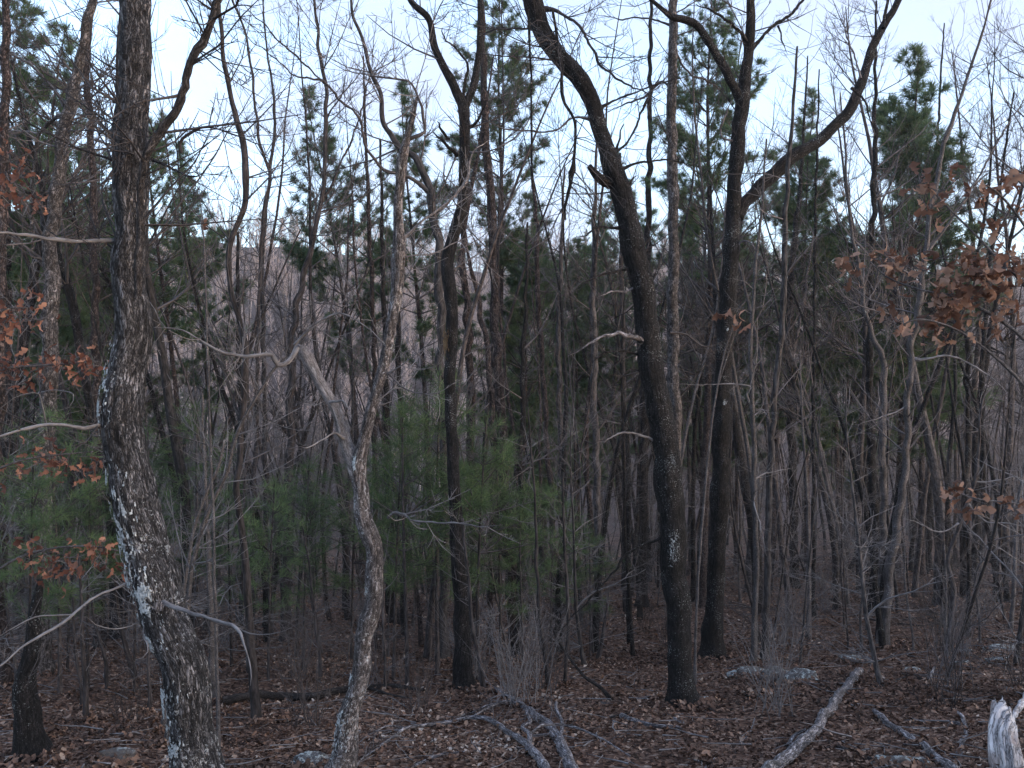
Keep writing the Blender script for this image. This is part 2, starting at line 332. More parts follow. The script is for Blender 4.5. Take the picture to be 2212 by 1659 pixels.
# ------------------------------------------------------------------ branching
UP = np.array([0, 0, 1.])
def walk(p0, d0, L, rng, wander, up, seg):
    n = max(3, int(L / seg)); st = L / n
    d = d0 + np.cumsum(rng.normal(0, wander, (n, 3)), 0) + np.linspace(0, up, n)[:, None] * UP
    d /= np.linalg.norm(d, axis=1)[:, None]
    return np.vstack([p0, p0 + np.cumsum(d * st, 0)]), d
def grow(mb, p0, d0, L, r0, lvl, rng, o):
    p, d = walk(p0, d0, L, rng, o['wander'], o['up'], o.get('seg', .14) * (1 + lvl * .5))
    n = len(p); rr = np.linspace(r0, max(r0 * .3, o['tip']), n)
    mb.tube(p, rr, 3 if r0 < .012 else (4 if r0 < .03 else 6), off=rng.uniform(0, 50))
    if lvl <= 0: return
    k = rng.poisson(L * o['dens'][lvl - 1]) + 1
    for t in np.sort(rng.uniform(.15, 1., k)):
        i = min(int(t * (n - 1)), n - 2); a = rng.uniform(*o['ang']); q = rng.normal(size=3); q -= d[i] * (q @ d[i]); q /= np.linalg.norm(q) + 1e-9
        q[2] *= o.get('flat', 1.)
        dd = d[i] * math.cos(a) + q * math.sin(a)
        grow(mb, p[i], dd, L * rng.uniform(.28, .6) * (1.1 - .5 * t), max(rr[i] * .62, o['tip']), lvl - 1, rng, o)
OAK = dict(wander=.15, up=.25, dens=(7., 4., 1.5), ang=(.5, 1.15), tip=.0020)
DEC2 = dict(wander=.09, up=.5, dens=(3.8, 2.4, 1.6), ang=(.4, .95), tip=.0024, seg=.2)
DEC = dict(wander=.11, up=.45, dens=(5.5, 3.6, 1.6), ang=(.4, .95), tip=.0022, seg=.18)
SAP = dict(wander=.17, up=.10, dens=(6., 3.5, 2.), ang=(.5, 1.15), tip=.0015, seg=.09, flat=.6)
def dress(mb, p, r, n, L, lvl, rng, o, t0=.2, t1=1., rk=.35, rmax=.02):
    """thin side branches along a traced stem"""
    m = len(p)
    for _ in range(n):
        t = rng.uniform(t0, t1); i = min(int(t * (m - 1)), m - 2); d = p[i + 1] - p[i]; d /= np.linalg.norm(d) + 1e-9
        q = rng.normal(size=3) * np.array([1.25, .8, 1.]); q -= d * (q @ d); q /= np.linalg.norm(q) + 1e-9; a = rng.uniform(.6, 1.35)
        l = L * rng.uniform(.4, 1.3)
        grow(mb, p[i], d * math.cos(a) + q * math.sin(a), l, float(np.clip(r[i] * rk, .003, min(rmax, l * .012))), lvl, rng, o)
# ------------------------------------------------------------------ traced stems
def path(pts, y0, y1=None, rough=.0, rng=None, step=.05, base=False):
    """stem seen at picture points (u, v, width) standing y0 .. y1 metres away -> centres and radii"""
    m = len(pts); ys = np.linspace(y0, y0 if y1 is None else y1, m)
    c = np.array([np.r_[P(q[0], q[1], y), q[2] * .465 / F * y] for q, y in zip(pts, ys)])
    if base:
        d = c[0] - c[1]; d[:3] /= abs(d[2]) + 1e-6; g = g1(c[0, 0], c[0, 1])
        if c[0, 2] > g - .1:
            h = c[0, 2] - g + .18; e = c[0].copy(); e[:3] += d[:3] * h * .9; e[2] = min(e[2], g - .12); e[3] *= 1.0 + min(.1 * h, .2)
            if h > .25: c = np.vstack([e, c])
            else: c[0, 2] = g - .15
    L = np.sqrt(((c[1:, :3] - c[:-1, :3]) ** 2).sum(1)).sum()
    s = spline(c, max(6, int(L / step)))
    if base:
        hh = s[:, 2] - g1(s[0, 0], s[0, 1]); s[:, 3] *= 1 + .62 * np.exp(-np.clip(hh, 0, None) / .19)
    if rough and rng is not None:
        q = s[:, :3] * 6; sc = np.clip(s[:, 3:4], 0, .06)
        s[:, :3] += np.stack([vnoise(q * .6 + k * 31.7, 50 + k) for k in range(3)], 1) * rough * sc
        s[:, 3] *= 1 + .10 * vnoise(q, 60)
    return s[:, :3], np.clip(s[:, 3], .0015, None)
BASES = []
def skin(mb, p, r, sides, seed, amp=.09, fz=7., ref=(0, 1., 0), cap=True):
    """thick stem with knobbly ridged bark in the mesh itself"""
    k = len(mb.v); mb.tube(p, r, sides, cap=cap, off=seed * 3.1, ref=np.array(ref))
    v, b = mb.v[k], mb.b[k]; c = np.repeat(p, sides, 0)
    q = b * np.array([1, 1, .32]); rid = 1 - np.abs(vnoise(q * (fz * 5.), seed)) * 1.6
    d = -amp * .8 + amp * (rid * .8 + .6 * vnoise(b * np.array([1, 1, .5]) * fz * 1.6, seed + 3) + .35 * vnoise(q * fz * 11, seed + 5))
    if ref[1]:
        th = np.arctan2(b[:, 1], b[:, 0]); L0 = b[:, 2] - b[:, 2].min(); d = d + .35 * np.exp(-L0 / .14) * vnoise(np.stack([np.cos(th) * 1.6, np.sin(th) * 1.6, 0 * th + seed], 1), 3)
    mb.v[k] = c + (v - c) * (1 + d)[:, None]
def lichen_patch(mb, p, r, L0, L1, th, wid, seed, ref=(0, 1., 0), spotty=False):
    """a crust of lichen hugging the stem between heights L0..L1 of its point index, centred at angle th"""
    n = len(p); i0, i1 = sorted((int(L0 * (n - 1)), int(L1 * (n - 1)))); i1 = max(i1, i0 + 4)
    nu = nv = 96 if spotty else 44; idx = np.linspace(i0, i1, nv); pp = np.stack([np.interp(idx, np.arange(n), p[:, k]) for k in range(3)], 1); rr = np.interp(idx, np.arange(n), r)
    t = np.gradient(pp, axis=0); t /= np.linalg.norm(t, axis=1)[:, None]
    x = np.cross(t, np.array(ref)); x /= np.linalg.norm(x, axis=1)[:, None]; y = np.cross(t, x)
    a = th + np.linspace(-wid, wid, nu); A, B = np.meshgrid(np.linspace(-1, 1, nu), np.linspace(-1, 1, nv))
    q = np.stack([A.ravel() * 2.2, B.ravel() * 3., np.full(A.size, seed * 1.7)], 1)
    d = (1 - np.sqrt(A ** 2 + B ** 2)) + (.55 * fbm(q, 3, seed) + .35 * fbm(q * 4, 2, seed + 7)).reshape(A.shape)
    h = 1.05 + .05 * np.clip(d, 0, .6) / .6 + .03 * vnoise(q * 9, seed + 2).reshape(A.shape)
    rad = rr[:, None] * h + .004
    v = pp[:, None] + rad[..., None] * (x[:, None] * np.cos(a)[None, :, None] + y[:, None] * np.sin(a)[None, :, None])
    i = np.arange(nv - 1)[:, None] * nu + np.arange(nu - 1)[None]; f = np.stack([i, i + 1, i + nu + 1, i + nu], -1)
    if spotty: d = .42 * (1 - np.sqrt(A ** 2 + B ** 2)) + (.62 * vnoise(q * np.array([5.2, 5.0, 1]), seed) + .45 * vnoise(q * np.array([11., 11., 1]), seed + 1)).reshape(A.shape)
    ok = (d[:-1, :-1] > .42) & (d[1:, 1:] > .38)
    f = f[ok]
    if len(f):
        u, inv = np.unique(f, return_inverse=True); mb.add(v.reshape(-1, 3)[u], inv.reshape(f.shape))
def tree(name, label, cat, y0, trunk, m, limbs=(), dy=0., twigs=(12, .9, 2), tw=None, sides=20, seed=1, group=None, style=OAK, amp=.09, rough=.5, lich=(), limb_twigs=None, t0=.25, branch_name='limb'):
    """a traced tree: trunk, each limb a part, the fine twigs together"""
    rng = np.random.default_rng(seed)
    p, r = path(trunk, y0, y0 + dy, rough, rng, step=.03 if sides > 16 else .06, base=True)
    o = np.array([p[0, 0], p[0, 1], g1(p[0, 0], p[0, 1])])
    root = thing(name, label, cat, o, group)
    mb = MB(); skin(mb, p, r, sides, seed, amp); t = obj('trunk', mb, M[m], root, o)
    if lich:
        for k, (a, b, th, w, *sp) in enumerate(lich):
            lb = MB(); lichen_patch(lb, p, r, a, b, th, w, seed * 10 + k, spotty=bool(sp))
            if lb.n: obj('lichen_clumps', lb, M['lichen'], t, o)
    tb = MB(); dress(tb, p, r, twigs[0], twigs[1], twigs[2], rng, style, t0=t0) if twigs[0] else None
    for k, lm in enumerate(limbs):
        pts, ddy = lm[0], lm[1]; lmat = lm[2] if len(lm) > 2 and lm[2] else m; n = lm[3] if len(lm) > 3 else 6; tl = lm[4] if len(lm) > 4 else .5
        j = int(np.argmin(((p - P(pts[0][0], pts[0][1], y0)) ** 2).sum(1) + 0)); yb = p[j, 1]
        lp, lr = path(pts, yb + (lm[5] if len(lm) > 5 else 0), yb + ddy, rough, rng, step=.03 if pts[0][2] > 20 else .04)
        if pts[0][2] < 20:
            kk = np.clip(lr, .004, .02)[:, None] * np.linspace(0, 1, len(lr))[:, None] ** .5
            lp = lp + kk * np.stack([vnoise(lp * 11 + 3.3 * a + k, 70 + a) for a in range(3)], 1) * 1.5 + kk * np.stack([vnoise(lp * 27 + 5.3 * a + k, 80 + a) for a in range(3)], 1) * .6
            lr = lr * (1 + .22 * vnoise(lp * 30 + k, 90))
        big = pts[0][2] > 14
        if pts[-1][2] <= 8: lr = lr * (1 - .6 * np.clip((np.linspace(0, 1, len(lr)) - .6) / .4, 0, 1))
        if not big: lr = lr * .70 * (1 + .6 * np.exp(-np.linspace(0, 1, len(lr)) * 16))
        lb = MB()
        skin(lb, lp, lr, 16 if big else 8, seed + 7 * k + 1, amp if big else .12)
        obj(branch_name if pts[0][2] > 9 else 'branch', lb, M[lmat], root, o)
        if n: dress(tb, lp, lr, int(n * 1.7) + 1, tl, 1 if tl < .35 else 2, rng, style, t0=.12, rk=.5)
    if tb.n: obj('twig_sprays', tb, M[tw or 'twig'], root, o)
    BASES.append((o[0], o[1], float(r[:8].max())))
    return root, p, r
# ------------------------------------------------------------------ the traced near trees
A90 = math.pi / 2
ok, okp, okr = tree('oak_tree', 'leaning oak with furrowed brown bark, white lichen crusts and a second stem curving right', 'tree', 4.7,
     [(455,1760,118),(428,1659,108),(395,1450,98),(362,1330,98),(335,1250,100),(305,1110,98),(285,1020,96),(270,930,94),(272,860,92),(279,780,90),(284,640,80),(283,520,78),(286,400,78),(287,300,75),(286,150,72),(286,0,69),(290,-200,64),(300,-500,50),(310,-800,30)],
     'oak_spotted', [
      ([(298,640,12),(302,600,22),(301,540,25),(303,450,27),(314,360,30),(345,290,31),(378,250,28),(402,200,26),(412,150,26),(440,80,26),(475,0,25),(520,-120,24),(560,-300,16)], -.42, 'limb_brown', 16, .6, -.17),
      ([(265,521,15),(215,516,12),(140,518,10),(70,512,9),(0,505,8),(-90,500,5)], -.5, 'twig_pale', 3, .4),
      ([(232,925,18),(215,918,10),(180,926,10),(120,917,9),(60,925,8),(0,941,7),(-80,965,4)], -.5, 'twig_pale', 3, .4),
      ([(100,918,6),(92,880,6),(80,848,4),(35,858,4),(0,882,3)], -.3, 'twig_pale', 1, .25),
      ([(84,848,4),(120,842,3),(158,850,3),(150,880,2),(118,888,2)], -.3, 'twig_pale', 0),
      ([(303,1243,14),(275,1262,10),(215,1285,9),(165,1322,9),(120,1352,9),(60,1388,8),(0,1437,8),(-60,1480,6)], -.6, 'twig_pale', 2, .3),
      ([(156,1328,6),(120,1330,5),(85,1333,5),(48,1345,4),(20,1362,4),(0,1375,3)], -.2, 'twig_pale', 1, .25),
      ([(322,1282,16),(345,1296,13),(380,1312,11),(420,1328,9),(470,1345,8),(515,1358,8),(530,1385,7),(541,1430,6),(540,1480,4)], -.55, 'twig_pale', 3, .3),
      ([(347,1296,10),(330,1325,8),(312,1350,7),(313,1380,7),(322,1402,7),(308,1420,5),(290,1424,3)], -.25, 'twig_pale', 0),
      ([(517,1358,5),(540,1368,4),(590,1370,3),(640,1350,2),(680,1325,2)], -.2, 'twig_pale', 0),
      ([(310,1330,5),(290,1348,5),(250,1358,4),(210,1350,3),(185,1332,2)], -.3, 'twig_pale', 0),
      ([(328,345,10),(380,370,9),(420,385,7),(440,372,4)], -.3, None, 4, .4),
      ([(392,205,9),(350,212,8),(310,218,7),(265,240,6),(235,255,5),(190,265,4),(130,258,3)], -.4, 'twig_dark', 5, .5),
      ([(320,345,7),(280,330,6),(240,322,5),(215,295,4),(200,240,3)], -.4, 'twig_dark', 4, .5),
      ([(392,330,8),(390,305,9),(425,280,8),(470,278,6),(520,296,5),(580,314,3),(630,300,2)], -.2, 'twig_dark', 4, .5),
      ([(240,345,7),(230,310,6),(225,250,6),(190,180,5),(130,100,4),(85,20,3)], .5, 'twig_dark', 5, .6),
     ], twigs=(22, .9, 2), tw='twig_dark', sides=56, seed=3, amp=.085, t0=.45,
     lich=((.365,.385,.55,.5),(.32,.335,.5,.35),(.27,.29,.95,.25),(.205,.245,1.25,.55),(.235,.255,.55,.45),(.125,.165,.75,.4),(.10,.115,1.2,.35),(.075,.095,1.35,.35),(.185,.2,1.0,.22),(.295,.305,1.5,.2),(.185,.34,1.05,1.0,1),(.35,.44,.8,.7,1),(.05,.17,1.2,.8,1)))
_kb = MB(); lichen_patch(_kb, okp, okr, .209, .226, 1.85, .34, 3); obj('cut_knot', _kb, M['root_rot'] if False else M['log_grey'], ok, ok.location)
tree('broken_tree', 'dead forked tree with flaky pinkish bark and both stems snapped off at the top', 'dead tree', 6.05,
     [(728,1720,58),(736,1659,54),(745,1606,49),(757,1540,45),(773,1473,42),(787,1406,40),(798,1340,42),(804,1290,41),(810,1240,42),(812,1190,42),(800,1150,44),(785,1106,42),(773,1060,40),(768,1025,38),(776,975,32),(793,920,27),(810,853,25),(830,786,26),(840,720,26),(852,636,28),(860,553,33),(858,467,24),(868,400,22),(872,350,25),(884,283,15),(892,240,12),(900,212,7)],
     'snag', [
      ([(768,1035,36),(756,990,33),(744,955,31),(727,900,28),(705,855,27),(685,815,27),(670,785,30),(658,762,26),(642,748,16)], .15, 'snag_bare', 0),
      ([(643,752,15),(632,768,13),(614,786,12),(596,786,12),(588,768,11),(570,765,9),(533,770,8),(483,760,7),(433,736,6),(387,710,5),(330,706,3)], -.3, 'twig_pale', 4, .35),
      ([(637,745,9),(683,700,7),(735,676,6),(790,706,5),(830,745,8)], -.2, 'twig_pale', 4, .35),
      ([(884,300,12),(903,291,12),(917,280,10),(912,245,9),(904,213,9),(880,177,8),(840,168,6),(804,163,5),(737,147,4),(690,120,3)], -.1, 'twig_dark', 7, .6),
      ([(740,945,10),(722,935,7),(700,948,6),(662,968,5),(650,968,4)], -.4, 'twig_pale', 0),
      ([(712,868,8),(740,868,6),(752,878,5),(762,905,3)], -.3, 'twig_pale', 0),
      ([(838,1118,8),(850,1108,8),(872,1112,8),(890,1125,7),(950,1128,6),(1005,1132,6),(1050,1138,4),(1085,1135,3)], -.5, 'twig_pale', 3, .4),
      ([(862,520,10),(920,470,8),(980,425,9),(1010,385,10),(1022,330,6),(1060,300,4)], .5, 'snag_bare', 6, .5),
      ([(850,560,7),(885,552,6),(930,548,5),(990,520,4),(1080,490,2)], .3, 'twig', 6, .4),
      ([(832,800,6),(870,838,5),(910,850,4),(955,848,3)], -.2, 'twig', 2, .3),
     ], twigs=(8, .5, 1), tw='twig_pale', sides=40, seed=11, amp=.07, t0=.5,
     lich=((.28,.31,.6,.45),(.16,.19,.55,.5),(.46,.50,1.2,.35),(.10,.125,.9,.4),(.05,.16,1.0,.9,1)))
tree('leaning_oak', 'dark oak leaning left up the picture with a broken stub and torn short branches', 'tree', hit(1476,1522),
     [(1477,1522,62),(1474,1480,56),(1470,1400,54),(1463,1300,58),(1456,1200,60),(1448,1100,62),(1440,1000,63),(1428,920,62),(1416,850,60),(1406,770,57),(1400,700,54),(1390,630,54),(1376,560,55),(1363,500,54),(1350,433,48),(1335,383,50),(1318,345,44),(1304,310,38),(1290,260,38),(1276,217,40),(1237,157,42),(1196,107,43),(1167,67,44),(1145,0,46),(1110,-120,42),(1060,-320,34),(1040,-560,22)],
     'oak_dark', [
      ([(1325,400,24),(1305,390,22),(1288,376,20),(1272,358,14)], -.15, None, 0),
      ([(1402,770,19),(1394,742,14),(1376,728,11),(1350,724,10),(1325,722,9),(1300,727,8),(1285,735,7),(1262,748,5),(1225,770,3)], -.5, 'log_grey', 4, .35),
      ([(1382,765,9),(1345,758,7),(1300,765,7),(1275,790,6),(1265,820,3)], -.5, None, 2, .3),
      ([(1385,800,7),(1360,800,6),(1325,828,5),(1305,850,3)], -.4, None, 1, .3),
      ([(1368,578,12),(1335,585,9),(1300,592,9),(1268,610,7),(1245,625,4)], -.4, None, 3, .4),
      ([(1378,618,8),(1350,628,7),(1310,635,6),(1295,640,3)], -.3, 'log_grey', 1, .3),
      ([(1344,493,12),(1310,493,9),(1284,493,8),(1262,508,7),(1246,511,4)], -.3, None, 2, .3),
      ([(1420,952,10),(1390,942,8),(1345,935,8),(1318,945,7),(1306,958,4)], -.4, 'twig_pale', 1, .3),
      ([(1440,1155,12),(1420,1166,9),(1390,1178,9),(1350,1198,9),(1330,1233,7),(1270,1300,6),(1204,1366,5),(1170,1400,3)], -.2, None, 3, .4),
      ([(1322,335,14),(1340,320,9),(1362,298,8),(1387,240,8),(1412,190,7),(1432,155,5)], .3, None, 6, .5),
      ([(1326,340,12),(1336,300,9),(1344,265,8)], .1, None, 0),
      ([(1340,368,10),(1372,352,9),(1410,350,7),(1450,347,5),(1510,360,3)], .2, None, 5, .4),
      ([(1350,425,14),(1358,400,9),(1378,380,6)], -.1, None, 0),
      ([(1275,258,8),(1240,252,7),(1197,280,6),(1120,283,6),(1080,275,5),(1054,260,4),(1000,225,3)], -.5, 'twig_dark', 6, .5),
      ([(1300,232,8),(1354,207,7),(1420,183,5),(1500,160,3)], -.4, 'twig_dark', 6, .5),
      ([(1170,20,14),(1210,28,11),(1255,60,10),(1300,140,9),(1350,182,8),(1400,200,5),(1470,250,3)], -.5, 'twig_dark', 10, .6),
      ([(1190,70,10),(1140,64,8),(1060,65,7),(1010,100,4)], .6, 'twig_dark', 6, .6),
      ([(1445,718,8),(1480,722,7),(1520,745,5),(1560,740,3)], .2, 'twig_dark', 4, .4),
     ], twigs=(34, .8, 2), tw='twig_dark', sides=48, seed=21, amp=.06, t0=.4,
     lich=((.155,.19,1.45,.45,1),(.25,.265,1.8,.2,1)))
tree('forked_oak', 'tall dark oak with one long black limb sweeping up to the right', 'tree', hit(1537,1424),
     [(1536,1424,50),(1541,1372,46),(1545,1272,42),(1549,1172,41),(1554,1080,44),(1557,986,40),(1558,920,41),(1561,820,38),(1567,720,39),(1574,653,40),(1578,553,38),(1582,500,36),(1584,450,34),(1587,390,33),(1592,333,34),(1600,233,30),(1607,183,28),(1614,117,24),(1621,33,20),(1626,-60,18),(1635,-250,12),(1640,-450,6)],
     'oak_dark', [
      ([(1592,470,26),(1607,440,29),(1630,415,31),(1657,390,32),(1707,342,32),(1760,308,27),(1807,267,26),(1838,233,25),(1857,187,23),(1880,117,21),(1905,67,19),(1934,17,16),(1960,-60,14),(1990,-220,9)], .6, None, 14, .7),
      ([(1908,62,11),(1913,30,10),(1918,0,9),(1920,-100,6)], .1, None, 3, .5),
      ([(1597,215,20),(1585,185,20),(1574,165,20),(1554,127,20),(1534,93,19),(1507,57,19),(1474,42,18),(1444,30,15),(1404,0,12),(1350,-60,8)], -.6, None, 10, .6),
      ([(1609,100,12),(1600,75,11),(1590,63,11),(1567,43,10),(1540,23,9),(1500,10,6)], -.4, None, 6, .6),
      ([(1622,105,13),(1645,80,12),(1667,57,12),(1690,42,11),(1707,30,11),(1734,0,10),(1780,-60,6)], .4, None, 7, .6),
      ([(1680,55,5),(1688,75,6),(1692,100,4),(1703,118,2)], 0, None, 0),
      ([(1590,300,8),(1578,305,7),(1556,290,7),(1565,250,8),(1580,215,8)], -.2, 'twig', 2, .3),
      ([(1570,640,8),(1530,610,6),(1500,560,5),(1470,535,3)], .4, 'twig_dark', 5, .4),
      ([(1578,560,8),(1610,520,6),(1650,560,4)], -.3, 'twig', 4, .4),
      ([(1840,190,7),(1868,220,7),(1878,250,5),(1890,290,3)], .2, None, 2, .4),
      ([(1860,170,6),(1845,120,6),(1825,60,5),(1818,10,3)], .2, 'twig', 6, .6),
     ], twigs=(26, 1., 2), tw='twig_dark', sides=40, seed=31, amp=.055, t0=.3, lich=((.38,.385,1.5,.25),(.30,.306,1.7,.25)))
tree('scarred_oak', 'brown oak with a torn yellow scar on its trunk, forking near the top', 'tree', hit(1002,1490),
     [(1003,1490,44),(1000,1390,38),(997,1306,39),(994,1240,38),(988,1150,32),(980,1000,30),(975,900,28),(972,790,27),(974,720,27),(970,636,29),(967,570,32),(975,535,30),(988,480,25),(997,433,25),(1000,333,26),(1000,233,26),(985,200,22),(964,160,21),(940,100,18),(925,45,16),(887,0,14),(860,-80,11),(840,-260,6)],
     'oak_mid', [
      ([(1000,245,20),(1012,215,19),(1022,190,18),(1034,133,16),(1037,60,15),(1040,0,14),(1050,-140,10),(1060,-300,6)], .2, None, 8, .6),
      ([(968,300,9),(955,280,9),(945,260,6)], -.2, None, 0),
      ([(1008,280,10),(1030,262,10),(1044,240,9),(1050,225,6)], -.3, None, 0),
      ([(985,335,12),(975,322,12),(952,300,11),(935,286,7)], -.3, None, 0),
      ([(1000,210,10),(1010,150,8),(990,110,8),(965,90,8),(955,60,6)], -.3, None, 5, .4),
      ([(1006,330,7),(1060,325,6),(1120,290,5),(1160,225,4),(1180,150,3)], -.4, 'twig', 6, .5),
     ], twigs=(26, .8, 2), tw='twig_dark', sides=32, seed=41, amp=.06, t0=.5)
rs = obj('torn_wood', (lambda mb: (lichen_patch(mb, *path([(985,800,26),(973,760,27),(970,720,27),(970,690,25)], hit(1002,1490) - .015), .1, .95, .9, .7, 5), mb)[1])(MB()), M['root_rot'])
sc = [o for o in bpy.data.objects if o.name == 'scarred_oak'][0]
rs.parent = sc; rs.location = -sc.location
# mid trees: (name, label, cat, base points..., material, width list)
def mid(name, label, pts, m, seed, y=None, twigs=(14, .8, 2), tw='twig', limbs=(), dy=0., cat='tree', sides=12, style=DEC, group=None, t0=.3, amp=.07):
    y0 = hit(pts[0][0], pts[0][1]) if y is None else y
    if style is DEC and twigs[0] > 8: twigs = (int(twigs[0] * 1.6), twigs[1] * 1.3, twigs[2])
    return tree(name, label, cat, y0, pts, m, limbs, dy, twigs, tw, sides, seed, group, style, amp, .8, (), None, t0)
mid('pine_tree', 'straight slim pine with reddish scaly bark standing right beside the scarred oak',
    [(1110,1420,26),(1108,1372,27),(1106,1300,28),(1100,1206,27),(1090,1080,27),(1085,953,26),(1080,853,24),(1075,753,23),(1069,653,22),(1068,553,20),(1062,467,20),(1054,367,20),(1048,267,19),(1045,167,17),(1042,83,16),(1037,0,15),(1030,-200,12),(1025,-450,5)], 'pine', 51, twigs=(10,.5,1), sides=20, tw='twig_dark')
mid('pine_tree', 'straight grey-brown pine pole rising just right of the leaning oak',
    [(1462,1370,30),(1460,1150,28),(1457,900,27),(1455,700,26),(1454,547,25),(1452,400,25),(1450,280,24),(1452,150,22),(1456,0,20),(1458,-220,15),(1460,-420,7)], 'pine_pale', 52, y=13.5, twigs=(14,.7,1), sides=20, tw='twig_dark',
    limbs=[([(1450,190,8),(1425,175,8),(1395,205,7),(1350,225,6),(1300,250,4)], .6, 'twig_dark', 8, .5), ([(1458,110,8),(1490,160,7),(1540,180,6),(1580,220,3)], .5, 'twig_dark', 8, .5), ([(1452,55,7),(1400,40,6),(1330,40,5),(1280,30,3)], .5, 'twig_dark', 8, .5)])
mid('pine_tree', 'big pale pine trunk leaning right behind the lichen-covered oak, forked high up',
    [(85,1420,44),(95,1150,40),(102,900,38),(108,720,37),(107,640,36),(110,510,31),(123,400,30),(140,277,29),(157,187,26),(177,110,22),(193,33,19),(205,-40,17),(225,-200,12),(240,-380,6)], 'pine_pale', 53, y=11.5, sides=24, twigs=(14,.8,1),
    limbs=[([(140,245,14),(118,258,13),(95,278,12),(78,315,11),(72,400,10),(70,470,10),(72,540,9)], .4, None, 0), ([(138,227,12),(105,180,10),(70,140,9),(0,103,8),(-60,60,6)], .4, 'twig', 6, .5), ([(80,290,7),(45,283,7),(0,279,6)], .3, 'twig_pale', 4, .4)])
mid('pine_tree', 'thin dark pine trunk close left of the lichen-covered oak',
    [(215,1330,22),(210,1000,20),(206,700,18),(203,510,17),(200,400,16),(197,300,16),(187,200,15),(188,100,14),(200,20,13),(212,-60,12),(225,-240,6)], 'pine', 54, y=14., sides=14, twigs=(20,.7,1), tw='twig_dark')
mid('crooked_tree', 'dark sinuous sapling winding upward right of the lichen-covered oak',
    [(545,1400,20),(535,1250,18),(520,1150,16),(512,1060,15),(520,920,14),(527,820,15),(530,753,15),(513,686,13),(500,630,12),(493,560,13),(508,500,13),(528,445,14),(533,393,16),(526,330,15),(520,293,15),(508,240,13),(500,217,12),(488,165,11),(480,123,10),(478,60,9),(474,20,8),(470,-90,6)], 'greyb', 55, y=8.2, sides=14, twigs=(16,.7,2), tw='twig')
mid('bare_tree', 'slender bare tree forking in narrow V shapes left of the broken forked tree',
    [(620,1330,24),(625,1000,20),(630,800,17),(640,660,15),(655,590,14),(667,547,13),(682,480,12),(693,433,11),(703,360,10),(704,300,10),(704,200,9),(690,120,8),(686,60,7),(680,0,6),(675,-120,4)], 'greyb', 56, y=15., twigs=(26,1.1,2), limbs=[([(690,445,9),(715,400,9),(735,355,8),(760,300,7),(780,240,6),(800,150,5),(812,40,4)], .5, None, 8, .8), ([(700,290,6),(715,240,6),(740,200,5),(750,120,3)], .3, None, 5, .6)])
mid('bare_tree', 'thin bare tree with a split top between the winding sapling and the broken tree',
    [(545,1300,12),(550,1000,11),(556,750,9),(563,550,8),(570,467,8),(583,383,7),(572,340,7),(560,300,7),(553,240,6),(547,183,6),(540,130,6),(533,87,6),(518,40,5),(503,0,5),(490,-80,3)], 'greyb', 57, y=15., twigs=(20,.9,2))
mid('bare_tree', 'thin dark tree with a long gentle S bend crossing the pale sky left of centre',
    [(575,1300,14),(572,900,12),(568,700,10),(566,547,9),(578,420,8),(588,330,8),(594,267,7),(590,200,6),(580,130,5),(570,40,4),(565,-60,3)], 'grey', 58, y=17., twigs=(20,.9,2))
mid('bare_tree', 'grey limby tree curving left behind the scarred oak, with a long arching limb',
    [(958,1290,22),(955,1000,21),(953,800,21),(952,650,21),(950,547,21),(940,490,20),(934,450,20),(927,407,19),(914,375,17),(890,340,16),(864,320,15),(840,285,13),(827,257,12),(820,200,10),(797,140,9),(780,80,8),(764,33,7),(750,-60,5)], 'grey', 59, y=13., sides=16, twigs=(22,.9,2),
    limbs=[([(925,412,13),(902,395,12),(880,383,12),(834,367,11),(812,345,11),(797,323,10),(785,290,10),(774,253,10),(737,217,9),(693,177,8),(633,160,7),(600,130,6),(547,93,5),(500,30,4)], -1., 'twig_dark', 12, .6),
           ([(704,185,6),(660,140,6),(610,95,6),(560,40,5),(520,8,4)], -.6, 'twig_dark', 6, .6)])
mid('bare_tree', 'dark trunk hidden behind the leaning oak, only its lower half showing at its left edge',
    [(1385,1310,27),(1388,1180,22),(1391,1000,21),(1393,860,19),(1396,700,17),(1400,500,15),(1403,300,12),(1405,100,9),(1410,-100,6)], 'oak_mid', 60, twigs=(12,.8,2))
mid('bare_tree', 'pale slim sapling with crooked white twigs right of the curved-limb oak',
    [(1627,1436,13),(1629,1340,12),(1633,1220,11),(1632,1106,11),(1628,1000,11),(1624,860,10),(1622,760,10),(1626,650,8),(1634,560,7),(1645,470,6),(1650,400,5),(1655,300,4)], 'pale', 61, twigs=(26,.7,2), style=SAP, tw='twig_pale',
    limbs=[([(1632,1035,6),(1650,1025,5),(1690,1015,4),(1712,1010,3)], .2, 'twig_pale', 4, .4), ([(1618,870,6),(1614,850,5),(1622,835,4),(1580,830,4),(1520,832,3),(1440,828,2)], -.3, 'twig_pale', 5, .4), ([(1634,1060,6),(1630,1090,5),(1640,1130,4),(1655,1200,3)], -.2, 'twig_pale', 2, .3)])
mid('bare_tree', 'grey slim trunk standing close beside the pale sapling, its bark darker',
    [(1653,1428,17),(1655,1300,16),(1655,1190,16),(1660,1080,15),(1668,950,15),(1680,800,14),(1690,700,14),(1694,553,13),(1700,400,11),(1712,250,8),(1722,100,5)], 'grey', 62, twigs=(22,.8,2), style=SAP)
mid('bare_tree', 'stout dark trunk rooted beyond the rocks, broadest of the right hand trunks',
    [(1887,1330,37),(1892,1250,31),(1894,1190,27),(1888,1080,22),(1880,950,18),(1879,800,17),(1880,700,16),(1884,550,14),(1888,400,12),(1890,200,8),(1892,0,4)], 'oak_dark', 63, twigs=(24,1.1,2))
